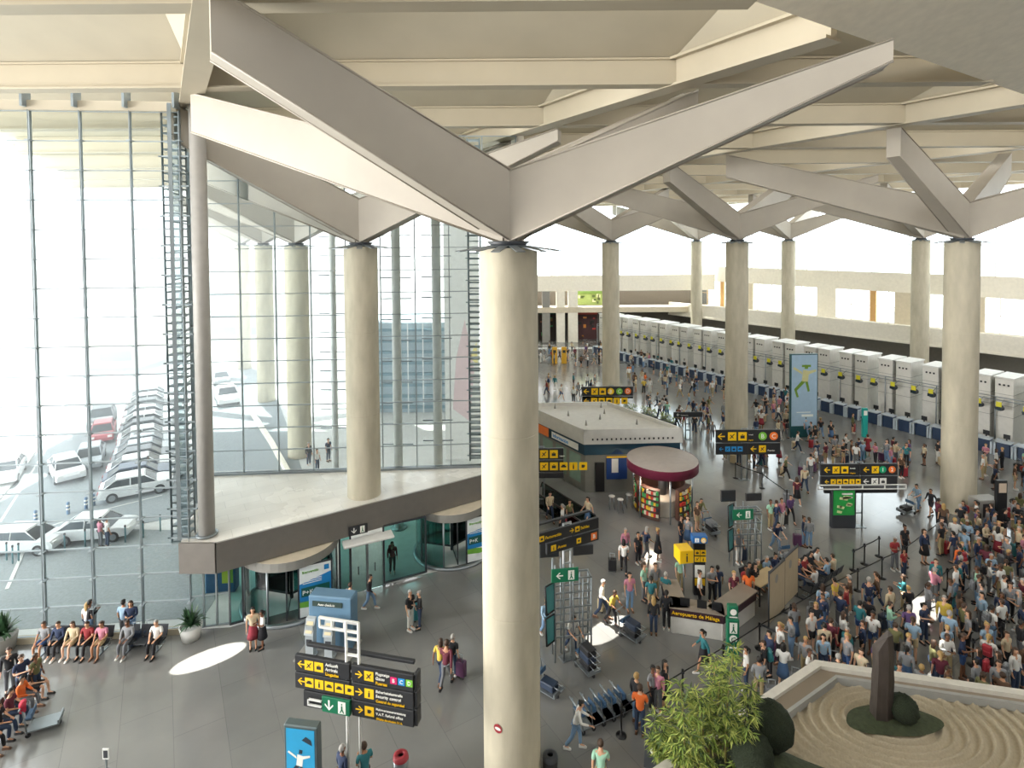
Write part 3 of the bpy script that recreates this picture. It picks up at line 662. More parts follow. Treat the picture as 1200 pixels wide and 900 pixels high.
def deco_tall(b, w, h, zf):
    figure(b, 0, zf + (h - zf) * .62, 3.0, -.156, 1, 3); rect(b, -w * .1, w * .25, zf + (h - zf) * .82, zf + (h - zf) * .85, -.156, 3)
    rect(b, -w * .3, w * .25, zf + 1.15, zf + 1.22, -.156, 2); rect(b, -w * .1, w * .35, zf + .8, zf + 1.0, -.156, 2)
ad_stand('banner', 'tall pale blue banner with a yellow-green leaping figure, by the check-in row', 941, 512, 2.25, 7.2, 1.0, 'x', [mat('pale_blue', '9fb9cc', .4), mat('straw', 'c9c58e', .5), mat('ad_white', 'e6e8e0', .5), mat('leaf_green', '6f9430', .5)], deco_tall, .05, mat('teal_dark', '1c4a4c', .4))
def deco_green(b, w, h, zf):
    for k in range(9):
        a = k * .7; x = math.cos(a) * w * .25; z = zf + (h - zf) * .42 + math.sin(a * 1.7) * .45
        b.add([(x - .12, -.156, z - .05), (x + .15, -.156, z - .1), (x + .2, -.156, z + .03), (x - .1, -.156, z + .1)], [(0, 1, 2, 3)], 1)
    rect(b, -w * .1, w * .4, h - .34, h - .24, -.156, 2); rect(b, -w * .05, w * .4, h - .55, h - .46, -.156, 2)
ad_stand('advert_stand', 'dark advert stand with a green leafy poster below the sign with orange disc', 987, 618, 1.25, 2.35, .8, 'x', [mat('ad_green', '2c9c48', .4), mat('salad', 'cfd9a0', .5), mat('ad_white', 'e6e8e0', .5)], deco_green, 0, M_CHAR)
# check-in machines on their blue wall
p = G(386, 764); t = thing('kiosk_wall', 'blue-grey wall unit with a small dark sign behind two self-service machines', 'kiosk', (p.x, p.y, 0), math.radians(-8))
b = MB(); b.bbox(-.95, .95, .1, .75, .08, 2.25, .05); b.build('body', mat('kiosk_blue', '5d7d95', .45), t); b = MB(); b.bbox(-1.2, 1.1, -.75, .8, 0, .08, .02); b.build('plinth', M_GREY, t)
b = MB(); b.box(-.75, .55, .06, .1, 1.85, 2.05); s_ = b.build('sign_strip', mat('strip_green', '2e3f3a', .5), t); b = MB(); words_at(b, 'Auto check-in', -.5, 1.9, .13, .05, 2); b.build('lettering', SIGNM, s_)
for i, x in enumerate((-.62, .2)):
    c, sn = math.cos(math.radians(-8)), math.sin(math.radians(-8)); ox, oy = x * c + .35 * sn, x * sn - .35 * c
    k = thing('check_in_machine', ('self-service machine in front of the blue-grey wall, beside the revolving door', 'self-service machine in front of the blue-grey wall, behind the white pole arm')[i], 'machine', (p.x + ox, p.y + oy, .08), math.radians(-8), )
    b = MB(); b.prof([(-.22, 0), (.22, 0), (.22, .06), (.17, .1), (.17, 1.3), (-.17, 1.3), (-.17, .1), (-.22, .06)], -.16, .14); b.build('pedestal', mat('machine_grey', 'aab2b6', .35, .3), k)
    b = MB(); b.add([(-.2, -.22, .95), (.2, -.22, .95), (.2, .02, 1.5), (-.2, .02, 1.5), (-.2, .12, .95), (.2, .12, .95), (.2, .12, 1.55), (-.2, .12, 1.55)], [(0, 1, 2, 3), (1, 5, 6, 2), (4, 0, 3, 7), (5, 4, 7, 6), (3, 2, 6, 7), (0, 4, 5, 1)]); hd_ = b.build('head', mat('machine_grey', 'aab2b6'), k)
    b = MB(); b.add([(-.14, -.205, 1.03), (.14, -.205, 1.03), (.14, -.03, 1.42), (-.14, -.03, 1.42)], [(0, 1, 2, 3)]); b.build('screen', mat('screen_warm', 'cdbf9c', .3), hd_)
    b = MB(); b.box(-.12, .12, -.175, -.16, .5, .75); b.build('slot_panel', M_CHAR, k)
# ================================================================ GARDEN WITH RAKED SAND
RZ, SZ = 2.9, 2.62
ra = G(955, 773, RZ); rb = G(1200, 808, RZ); rl = G(880, 823, RZ)
dr = (rb - ra).normalized(); dl = (rl - ra).normalized()
re_ = ra + dr * 16; rf = ra + dl * 9.5; rn = Vector((rf.x, 8.0, 0)); rq = Vector((re_.x, 8.0, 0))
def off_in(p, q, r, d):
    """corner of the outline moved inwards by d"""
    c = (q - p).normalized() + (r - p).normalized(); c.z = 0; c.normalize()
    s = abs(c.cross((q - p).normalized()).z); return p + c * (d / s)
M_STONEW = mat('pale_stone', 'cfcabe', .55, noise=(4, .08)); M_TAUPE = mat('taupe_render', '8c7f6e', .7, noise=(2, .05))
gp = thing('raised_garden', 'raised indoor garden with raked sand, pale stone rim and taupe ledge', 'garden', (0, 0, 0))
out = [ra, re_, rq, rn, rf]
b = MB(); ia = off_in(ra, re_, rf, .28)
def rimseg(mbx, a, b_, w, z0, z1, inn):
    o = inn * w; mbx.prism([(a.x, a.y), (b_.x, b_.y), (b_.x + o.x, b_.y + o.y), (a.x + o.x, a.y + o.y)], z0, z1)
inr = Vector((dr.y, -dr.x, 0)); inl = Vector((-dl.y, dl.x, 0))
if inl.x < 0: inl = -inl
rimseg(b, ra, re_, .26, 0, RZ, inr); rimseg(b, ra - inl * 0 , rf, .26, 0, RZ - .001, inl); b.build('rim', M_STONEW, gp)
b = MB(); sa = G(979, 792, SZ + .1); 
# sloping ledge from the rim down to the sand edge
wr = abs((sa - ra).dot(inr)); wl = abs((sa - ra).dot(inl))
i0 = ra; zt = RZ - .06
s1_ = re_ + inr * wr; s2_ = rf + inl * wl
b.add([(ra.x, ra.y, zt), (re_.x, re_.y, zt), (s1_.x, s1_.y, SZ + .1), (sa.x, sa.y, SZ + .1)], [(0, 3, 2, 1)])
b.add([(ra.x, ra.y, zt), (sa.x, sa.y, SZ + .1), (s2_.x, s2_.y, SZ + .1), (rf.x, rf.y, zt)], [(0, 3, 2, 1)])
b.build('ledge', M_TAUPE, gp)
b = MB(); rimseg(b, Vector((sa.x, sa.y, 0)), Vector((s1_.x, s1_.y, 0)), .12, SZ - .1, SZ + .14, inr); rimseg(b, Vector((sa.x, sa.y, 0)), Vector((s2_.x, s2_.y, 0)), .1, SZ - .1, SZ + .13, inl)
b.build('edging', mat('edging_grey', 'a5a5a0', .5), gp)
# raked sand: height field
mo = G(1046, 843, SZ)
x0, x1, y0, y1 = rf.x - 1, 27.0, 12.2, sa.y + .2; nx, ny = 460, 260
def sandh(x, y):
    dx, dy = x - mo.x, (y - mo.y) * 1.55; de = math.hypot(dx, dy)
    pw = Vector((x - sa.x, y - sa.y, 0)); a1 = pw.dot(inr); a2 = pw.dot(inl)
    dcorner = min(a1, a2) 
    k = max(0.0, min(1.0, (de - 3.2) / 2.2)) if (a2 < a1 + 2.5) else 0
    k = k if a2 < 3.2 else 0
    h1 = abs(math.sin(PI * de / .34)); h2 = abs(math.sin(PI * dcorner / .34))
    d2 = math.hypot(x - (mo.x + 10.5), (y - mo.y) * 1.55)
    h = h1 * (1 - k) + h2 * k
    if d2 < de: h = abs(math.sin(PI * d2 / .34))
    return -h * .19
vs = []
for j in range(ny + 1):
    yy = y0 + (y1 - y0) * j / ny
    for i in range(nx + 1):
        xx = x0 + (x1 - x0) * i / nx; vs.append((xx, yy, SZ + sandh(xx, yy)))
fs = []
def inside(x, y): pw = Vector((x - sa.x, y - sa.y, 0)); return pw.dot(inr) > .02 and pw.dot(inl) > .02
for j in range(ny):
    for i in range(nx):
        q = j * (nx + 1) + i
        if inside((vs[q][0] + vs[q + 1][0]) / 2, (vs[q][1] + vs[q + nx + 1][1]) / 2): fs.append((q, q + 1, q + nx + 2, q + nx + 1))
b = MB(); b.add(vs, fs, 0, True); so = b.build('raked_sand', mat('sand', 'b3a78f', .95, noise=(14, .1), bump=.2), gp)
# moss mound, upright stone, clipped bushes
M_MOSS = mat('moss', '3f4630', .95, noise=(9, .3), bump=.6); M_BUSH = mat('clipped_green', '27301f', .95, noise=(30, .35), bump=1.0)
def mound(name, label, c, rx, ry, h, seed, z=SZ - .02):
    rr = random.Random(seed); b = MB(); n = 40; rings = 10; vs = []
    ph = [rr.uniform(0, 6) for _ in range(4)]
    for i in range(rings + 1):
        q = i / rings
        for k in range(n):
            a = 2 * PI * k / n; wob = 1 + .07 * math.sin(2 * a + ph[0]) + .05 * math.sin(3 * a + ph[1]) + .03 * math.sin(5 * a + ph[2])
            vs.append((rx * q * wob * math.cos(a), ry * q * wob * math.sin(a), h * math.cos(q * PI / 2) ** .8 * (1 + .1 * math.sin(4 * a * q + ph[3])) if i < rings else 0))
    fs = [(i * n + k, (i + 1) * n + k, (i + 1) * n + (k + 1) % n, i * n + (k + 1) % n) for i in range(rings) for k in range(n)]
    b.add(vs, fs, 0, True); o = b.build(name, M_MOSS); o.location = (c.x, c.y, z); return tag(o, label, 'moss')
mound('moss_mound', 'low dark moss mound carrying the upright stone amid raked sand', mo, 1.32, .62, .12, 3)
st = G(1033, 839, SZ + .06); b = MB(); 
sec = [(-.27, -.18), (.02, -.24), (.26, -.15), (.27, .14), (.0, .22), (-.26, .16)]; H = 2.35; n = 6; vs = []
for i in range(9):
    q = i / 8; sc = 1 - .12 * q + .03 * math.sin(i * 2.1)
    for k, (x, y) in enumerate(sec): vs.append((x * sc + .06 * q * math.sin(q * 3), y * sc, H * q + (0 if i < 8 else (.22 if x > 0 else -.25))))
b.add(vs, [(i * n + k, i * n + (k + 1) % n, (i + 1) * n + (k + 1) % n, (i + 1) * n + k) for i in range(8) for k in range(n)] + [tuple(range(8 * n, 9 * n))])
o = b.build('standing_stone', mat('slate_stone', '473f3a', .6, noise=(5, .25, .3), bump=.5)); o.location = (st.x, st.y, SZ + .05); tag(o, 'tall dark upright stone with a slanted top on the moss mound', 'stone')
def bush(label, c, r, z, gp_=None):
    b = MB(); rr = random.Random(int(r * 100)); b.ball((0, 0, r * .93), r, 28, 18)
    b.v = [tuple(Vector(v) + (Vector(v) - Vector((0, 0, r * .93))).normalized() * rr.uniform(-.02, .03)) for v in b.v]
    o = b.build('clipped_bush', M_BUSH); o.location = (c.x, c.y, z); return tag(o, label, 'bush')
bc = G(1059, 846, SZ); bush('small round clipped bush beside the upright stone', bc, .38, SZ + .06)
b1 = G(903, 885, SZ); bush('big round clipped bush between the bamboo and the raked sand', b1, .60, SZ + .3)
b2 = G(880, 912, SZ); bush('round clipped bush partly hidden by the bamboo, below the big one', b2, .55, SZ + .2)
mound('moss_mound', 'dark mossy hill at the foot of the bamboo and big round bush', G(912, 925, SZ), 2.0, 1.3, .45, 9)
# bamboo
rb_ = random.Random(5)
M_LEAF = [mat('leaf_light', 'a6ae58', .6), mat('leaf_mid', '7f9440', .6), mat('leaf_deep', '4c6030', .6)]
def leaf(mb, p, d, L, w, mi):
    d = d.normalized(); s = d.cross(Vector((0, 0, 1))); s = s.normalized() if s.length > .01 else Vector((1, 0, 0)); dn = Vector((0, 0, -L * .12))
    mb.add([p, p + d * L * .35 + s * w, p + d * L + dn, p + d * L * .35 - s * w], [(0, 1, 2, 3)], mi)
def bamboo(label, base, top, nleaf, spread, sd):
    rr = random.Random(sd); t = thing('bamboo', label, 'plant', tuple(base)); L = Vector(top) - Vector(base)
    pts = []
    for i in range(12):
        q = i / 11; pts.append(L * q + Vector((math.sin(q * 2.5 + sd) * .12 - math.sin(sd) * .12, 0, 0)))
    b = MB(); b.tube(pts, [.034 * (1 - .75 * i / 11) for i in range(12)], 7)
    for i in range(1, 11): b.lathe([(.03 * (1 - .7 * i / 11), -.01 + pts[i].z), (.042 * (1 - .7 * i / 11), pts[i].z), (.03 * (1 - .7 * i / 11), .01 + pts[i].z)], 7, (pts[i].x, pts[i].y))
    b.build('stem', mat('bamboo_stem', ('b08a50', '8f7a44', '3d3b2a')[sd % 3] if sd % 3 < 2 else '6f6238', .5) if False else [mat('stem_tan', 'b8925a', .5), mat('stem_olive', '7d7440', .5), mat('stem_dark', '3a3a2c', .5)][sd % 3], t)
    f = MB(); tw = MB()
    for k in range(nleaf // 7):
        q = rr.uniform(.25, 1.0); p = pts[min(11, int(q * 11))].lerp(pts[min(11, int(q * 11) + 1)], rr.random()); a = rr.uniform(0, 2 * PI)
        r = rr.uniform(.15, 1) * spread * (1.15 - q * .6); e = p + Vector((math.cos(a) * r, math.sin(a) * r, r * rr.uniform(.0, .5)))
        tw.tube([p, p.lerp(e, .6) + Vector((0, 0, .05)), e], [.006, .005, .003], 4)
        for j in range(7):
            pp_ = p.lerp(e, rr.uniform(.45, 1)); an = a + rr.uniform(-1.3, 1.3)
            leaf(f, pp_, Vector((math.cos(an), math.sin(an), rr.uniform(-.6, .5))), rr.uniform(.16, .3), rr.uniform(.016, .028), rr.choice((0, 0, 1, 1, 2)))
    tw.build('twigs', M_LEAF[2], t)['kind'] = 'stuff'; f.build('foliage', M_LEAF, t)['kind'] = 'stuff'
BB = [((800, 1010), (804, 800), 620, .75), ((812, 1000), (775, 840), 420, .6), ((830, 990), (845, 770), 620, .6), ((845, 1010), (838, 800), 560, .65), ((858, 1000), (872, 800), 520, .5),
      ((790, 1020), (762, 868), 420, .55), ((822, 1020), (822, 815), 560, .7), ((866, 960), (880, 850), 360, .5), ((835, 1030), (800, 850), 520, .7), ((850, 1035), (858, 755), 420, .45)]
NM = ['leaning outward over the queue belt', 'with a dark stem bent toward the folding sign', 'tall, in the middle of the clump', 'with a thick tan cane', 'nearest the big round bush',
      'lowest and closest to the folding sign', 'bushy, behind the tan cane', 'short, touching the round bush', 'dense, in front of the clump', 'topmost, its tip above the queue belt']
for i, ((px, py), (tx, ty), n, sp) in enumerate(BB):
    bs = DY(px, py, 14.6 + (i % 4) * .35); bs = Vector((bs.x, bs.y, SZ)); tp = DY(tx, ty, 14.7 + (i % 3) * .4); bamboo('bamboo stem with narrow light green leaves, ' + NM[i], bs, tp, n, sp, i + 1)

# ================================================================ WHITE-ROOFED PAVILION
def pq(px, py, z): v = G(px, py, z); return v
k0 = pq(685, 578, 0); kt = 17 + (505 - 283) * 0
PH = 17 - (506.0 - 283) * k0.y / F - .0
kA = Vector((k0.x, k0.y, 0)); kr = G(797, 501, PH); kb_ = G(711, 471, PH)
wv = Vector((kr.x - kA.x, kr.y - kA.y, 0)); lv = A * (Vector((kb_.x - kr.x, kb_.y - kr.y, 0)).dot(A))
pv = thing('pavilion', 'white flat-roofed service pavilion with a navy band and steel-grey walls', 'pavilion', tuple(kA), math.atan2(wv.y, wv.x))
WL, iv = wv.length, Matrix.Rotation(-math.atan2(wv.y, wv.x), 3, 'Z'); lo = iv @ lv
def par(z0, z1, e, mbx, mi=0):
    w = Vector((1, 0, 0)); l = lo.normalized()
    c = [-(w + l) * e, w * WL + (w - l) * e, w * WL + lo + (w + l) * e, lo + (-w + l) * e]
    mbx.prism([(p.x, p.y) for p in c], z0, z1, mi); return c
b = MB(); par(0, PH - 1.75, -.12, b); b.build('wall_block', mat('kiosk_steel', '86867f', .35, .35), pv)
b = MB(); par(PH - 1.75, PH - 1.0, .0, b); b.build('navy_band', mat('navy_band', '1d3f50', .4), pv)
b = MB(); c = par(PH - 1.0, PH - .25, .1, b)
b.build('parapet', mat('pavilion_white', 'c9c7c0', .6), pv)
b = MB(); l = lo.normalized(); w = Vector((1, 0, 0)); t_ = .16
for p, q, n_ in ((c[0], c[1], l), (c[1], c[2], -w), (c[2], c[3], -l), (c[3], c[0], w)):
    b.prism([(p.x, p.y), (q.x, q.y), (q.x + n_.x * t_, q.y + n_.y * t_), (p.x + n_.x * t_, p.y + n_.y * t_)], PH - .25, PH)
b.build('coping', mat('pavilion_white', ''), pv)
for k in range(18):
    b = MB(); x = .55 + k * (WL - 1.1) / 17; b.box(x - .05, x + .05, -.13, -.09, PH - .72, PH - .6); b.build('vent_hole', M_BLACK, pv)
for i, (fx, fy) in enumerate(((.2, .25), (.75, .25), (.25, .6), (.7, .65), (.3, .9), (.85, .9), (.5, .45))):
    b = MB(); o_ = w * WL * fx + lo * fy; b.lathe([(.09, PH - .25), (.06, PH - .1), (.02, PH + .12), (0, PH + .13)], 8, (o_.x, o_.y)); b.build('roof_spike', M_GREY, pv)
# graphics on the left wall band and the blue machine front
b = MB(); Ml = Matrix.Rotation(math.atan2(-lo.y, -lo.x), 4, 'Z'); s_ = lo.length
Mq = Matrix.Translation(lo) @ Ml
b.add([Mq @ Vector(v) for v in ((.5, -.06, PH - 1.7), (s_ * .45, -.06, PH - 1.7), (s_ * .45, -.06, PH - 1.05), (.5, -.06, PH - 1.05))], [(0, 1, 2, 3)], 7)
b.add([Mq @ Vector(v) for v in ((s_ * .5, -.06, PH - 1.6), (s_ * .92, -.06, PH - 1.6), (s_ * .92, -.06, PH - 1.15), (s_ * .5, -.06, PH - 1.15))], [(0, 1, 2, 3)], 2)
b.mesh(text('Información', .38), Mq @ front(s_ * .52, -.07, PH - 1.5), 5); b.build('band_sign', SIGNM, pv)
for k in range(4):
    b = MB(); xa_ = s_ * (.1 + .22 * k); b.add([Mq @ Vector(v) for v in ((xa_, .09, .5), (xa_ + s_ * .17, .09, .5), (xa_ + s_ * .17, .09, PH - 1.95), (xa_, .09, PH - 1.95))], [(0, 1, 2, 3)])
    b.build('window_pane', mat('green_window', ('7f9f5a', '9db5a8', '6f9a94', '8aa86a')[k] if False else '8fa99a', .2), pv)
b = MB(); b.box(1.5, 2.9, .02, .1, .9, 2.35); bm_ = b.build('blue_panel', mat('cash_blue', '1c3f7c', .4), pv)
b = MB(); rect(b, 1.85, 2.3, 1.35, 2.3, .01, 0); rect(b, 1.5, 2.9, 2.36, 2.46, .01, 1); b.build('panel_print', [M_WHITE, mat('sign_yellow', '')], bm_)
b = MB(); b.add([(1.7, 0.0, 2.6), (2.7, 0.0, 2.6), (2.2, 0.0, 3.0)], [(0, 1, 2)]); b.build('wall_logo', mat('logo_blue', '2a4f86', .5), pv)
b = MB(); b.box(.75, 1.35, -.05, .1, .1, 2.05); b.build('dark_niche', M_BLACK, pv)
# round kiosk with a maroon-edged roof
kc = G(779, 603); rk = thing('round_kiosk', 'round snack kiosk with a maroon-edged roof and lit shelves', 'kiosk', (kc.x, kc.y + .6, 0))
b = MB(); b.lathe([(0, 3.35), (2.15, 3.3), (2.18, 3.28)], 40); b.build('roof_top', mat('roof_greige', 'a9a099', .6), rk)
b = MB(); b.lathe([(2.18, 3.3), (2.2, 2.75), (2.05, 2.72), (0, 2.72)], 40); b.build('roof_rim', mat('maroon', '6b1f38', .4), rk)
for k in range(6):
    a = PI / 6 + k * PI / 3; b = MB(); b.tube([(1.85 * math.cos(a), 1.85 * math.sin(a), 0), (1.85 * math.cos(a), 1.85 * math.sin(a), 2.75)], .05, 8); b.build('post', M_STEEL, rk)
for a0, a1, zt_ in ((200, 250, 1.9), (290, 340, 1.9), (20, 60, 2.0), (80, 130, 2.0), (150, 190, 2.0)):
    b = MB(); n = 6; vs = []
    for i in range(n + 1):
        a = math.radians(a0 + (a1 - a0) * i / n)
        for r_ in (1.35, 1.7): vs += [(r_ * math.cos(a), r_ * math.sin(a), .05), (r_ * math.cos(a), r_ * math.sin(a), zt_)]
    fs = []
    for i in range(n): q = i * 4; fs += [(q + 2, q + 6, q + 7, q + 3), (q + 4, q, q + 1, q + 5), (q + 1, q + 3, q + 7, q + 5)]
    fs += [(0, 2, 3, 1), (n * 4 + 2, n * 4, n * 4 + 1, n * 4 + 3)]
    b.add(vs, fs); sh = b.build('shelf_unit', mat('shelf_brown', '4a3128', .6), rk)
    cols = [mat('snack_red', 'c23a2e', .5), mat('snack_yellow', 'e0b630', .5), mat('snack_green', '3f9a58', .5), mat('snack_cream', 'd8cdb4', .5), mat('snack_dark', '2d2a30', .5)]
    b = MB(); rr = random.Random(a0)
    for z in (.4, .75, 1.1, 1.45, 1.75):
        for i in range(9):
            a = math.radians(a0 + 2 + (a1 - a0 - 4) * (i + .5) / 9); M_ = Matrix.Rotation(a, 4, 'Z'); b.box(1.68, 1.76, -.07, .07, z - .12, z + rr.uniform(.02, .13), rr.randrange(5), M=M_)
    b.build('snacks', cols, sh)['kind'] = 'stuff'
b = MB(); b.lathe([(.0, 1.05), (1.1, 1.05), (1.1, .95), (1.0, .0)], 24, mi=0); b.build('counter', mat('counter_cream', 'c9c2b4', .5), rk)
b = MB(); b.tube([(0, 0, 1.0), (0, 0, 2.75)], .25, 12); b.build('core', M_CHAR, rk)
lt = bpy.data.lights.new('kiosk_lamp', 'POINT'); lt.energy = 120; lt.color = (1, .85, .65); lt.shadow_soft_size = .4; lo_ = link('kiosk_lamp', lt); lo_.location = (kc.x - .9, kc.y - .4, 2.5)

# ================================================================ CHECK-IN ROW
def ordn(n): return f'{n}' + ('th' if 10 <= n % 100 <= 20 else {1: 'st', 2: 'nd', 3: 'rd'}.get(n % 10, 'th'))
c0 = G(1000, 491); c0.z = 0
def row(s, n): return c0 + A * s + N * n
M_CAB = mat('cabinet_white', 'd6d4cd', .55); M_CABD = mat('cabinet_line', '8a8a86', .6); M_NAVY = mat('desk_navy', '2c3f5c', .4); M_DB = mat('desk_light', 'b7c2cc', .4)
def mk_cab():
    t = thing('check_in_cabinet', 'x', 'cabinet', group='tall check-in cabinets')
    b = MB(); b.bbox(-.6, .6, -1.3, 1.3, 0, 5.7, .04); b.build('body', M_CAB, t)
    b = MB(); b.box(-.66, .66, -1.36, 1.36, 5.7, 5.8); b.build('cap', M_WHITE, t)
    for i in range(3): b = MB(); b.box(-.35 + i * .28, -.22 + i * .28, -1.34, -1.29, 5.1, 5.24); b.build('vent_slot', M_BLACK, t)
    b = MB()
    for z in (2.6, 3.5, 4.4): b.box(-.61, .61, -1.31, 1.31, z, z + .03)
    b.build('seam', M_CABD, t); return t
def mk_desk():
    t = thing('check_in_desk', 'x', 'desk', group='check-in desks')
    b = MB(); b.bbox(-.42, .42, -.32, .35, 0, 1.05, .03); b.build('front', M_NAVY, t)
    b = MB(); b.box(-.48, .48, -.42, .4, 1.05, 1.12); b.build('top', M_DB, t)
    b = MB(); b.box(.48, .62, -.4, 1.2, 0, .95); b.box(-.62, -.48, -.4, 1.2, 0, .95); b.build('side_panel', M_DB, t)
    b = MB(); b.box(-.2, .22, .3, .36, 1.25, 1.6); b.box(-.03, .04, .3, .38, 1.1, 1.3); b.build('monitor', M_BLACK, t)
    b = MB(); b.box(.5, .95, -.1, 1.4, .2, .35); b.build('bag_belt', M_CHAR, t); return t
def mk_pod():
    t = thing('desk_display', 'x', 'display', group='check-in desk displays')
    b = MB(); b.ball((0, 0, 0), .3, 12, 8, sx=1.1, sy=.8, sz=.8); b.build('housing', M_CHAR, t)
    b = MB(); b.box(-.15, .2, -.3, -.24, .14, .52); b.build('number_plate', mat('plate_yellow', 'd8cf2e', .5), t)
    b = MB(); b.box(-.22, .22, -.29, -.23, -.12, .1); b.build('screen', mat('screen_dark', ''), t)
    b = MB(); b.tube([(0, 0, .2), (0, .9, .5)], .03, 6); b.build('bracket', M_STEEL, t); return t
cab, desk, pod = Many(mk_cab), Many(mk_desk), Many(mk_pod)
s = -14.2; i = 0; rzr = ANG_A + PI
# cabinets face the hall (local -y looks along -N)
ssum = []
while s < 40: ssum.append(s); s += (1.5, 2.15)[i % 2]; i += 1
for i, s in enumerate(ssum):
    p = row(s, 3.4); cab.put((p.x, p.y, 0), ANG_A - PI, f'tall off-white check-in cabinet, {ordn(len(ssum) - i)} from the far end wall')
ND = 38
for i in range(ND):
    s = -13.8 + i * 1.3 + (i // 5) * .45; p = row(s, .35); desk.put((p.x, p.y, 0), ANG_A - PI, f'navy check-in desk with pale top, {ordn(ND - i)} from the far end wall')
for i in range(32):
    s = -14 + i * 1.55 + (i % 3) * .12; p = row(s, .9); pod.put((p.x, p.y, 3.55), ANG_A - PI, f'dark round display with yellow number plate, {ordn(32 - i)} from the far end wall')
t = thing('display_rail', 'long thin double steel rail carrying the displays above the check-in desks', 'rail', tuple(row(-15, 1.8)), ANG_A)
for z in (3.95, 4.2): b = MB(); b.tube([(0, 0, z), (54, 0, z)], .035, 6); b.build('rail', M_STEEL, t)
for k in range(14): b = MB(); b.tube([(k * 4.1 + .8, 0, 0), (k * 4.1 + .8, 0, 4.2)], .05, 6); b.build('post', M_STEEL, t)
# ================================================================ PEOPLE
SKIN = [mat('skin_a', 'c99a7b', .6), mat('skin_b', 'b07f5f', .6), mat('skin_c', '7d543c', .6), mat('skin_d', 'd8ac90', .6)]
EYEM = mat('eye_dark', '1d1714', .4); LIP = mat('lip', '9a5a50', .5); SHOE = [mat('shoe_black', '1b1b1d', .5), mat('shoe_white', 'cfcfcb', .5), mat('shoe_brown', '5a4030', .5)]
HAIRM = {'black': mat('hair_black', '17130f', .6), 'brown': mat('hair_brown', '3d2a1c', .6), 'blond': mat('hair_blond', 'a98a55', .6), 'grey': mat('hair_grey', '9a9792', .6)}
TOPC = {'black': '1f2024', 'white': 'd9d8d4', 'navy': '26334f', 'grey': '85878a', 'red': '8a2a2e', 'teal': '2b6f76', 'pale blue': '8ba5ba', 'pink': 'b9788a', 'beige': 'c2b294', 'olive': '6b6a45',
        'maroon': '5f2433', 'orange': 'd9692c', 'purple': '5b4470', 'mint': '9cc9b0', 'brown': '5d4534', 'yellow': 'cdb04a'}
BOTC = {'dark jeans': '2b3a52', 'black trousers': '1c1c20', 'grey trousers': '66686c', 'khaki trousers': 'a3926c', 'light jeans': '6f8cab', 'white trousers': 'cfcdc6',
        'blue shorts': '35507c', 'beige shorts': 'b09c78', 'black shorts': '232327', 'black skirt': '1e1d22', 'red skirt': '8f2f3c', 'denim skirt': '48658a'}
TM = {k: mat('top_' + k.replace(' ', '_'), v, .85) for k, v in TOPC.items()}; BM = {k: mat('legs_' + k.replace(' ', '_'), v, .85) for k, v in BOTC.items()}

def skin_mesh(chains, level=1):
    """chains of (x, y, z, r) joined where coordinates coincide -> one continuous surface"""
    vs, rs, es, idx = [], [], [], {}
    for ch in chains:
        prev = None
        for p in ch:
            k = tuple(round(c, 4) for c in p[:3])
            if k not in idx: idx[k] = len(vs); vs.append(p[:3]); rs.append(p[3])
            i = idx[k]
            if prev is not None: es.append((prev, i))
            prev = i
    me = bpy.data.meshes.new('s'); me.from_pydata(vs, es, []); o = bpy.data.objects.new('s', me); COL.objects.link(o)
    md_ = o.modifiers.new('s', 'SKIN'); md_.use_smooth_shade = True; md_.branch_smoothing = .3
    for i, sv in enumerate(me.skin_vertices[0].data): r = rs[i]; sv.radius = r if isinstance(r, tuple) else (r, r); sv.use_root = (i == 0)
    ss = o.modifiers.new('b', 'SUBSURF'); ss.levels = level; ss.render_levels = level
    dg = bpy.context.evaluated_depsgraph_get(); ev = o.evaluated_get(dg); m2 = ev.to_mesh()
    out = ([tuple(v.co) for v in m2.vertices], [tuple(p.vertices) for p in m2.polygons]); ev.to_mesh_clear()
    bpy.data.objects.remove(o); bpy.data.meshes.remove(me); return out
def lerp3(a, b, t): return tuple(a[i] + (b[i] - a[i]) * t for i in range(3))
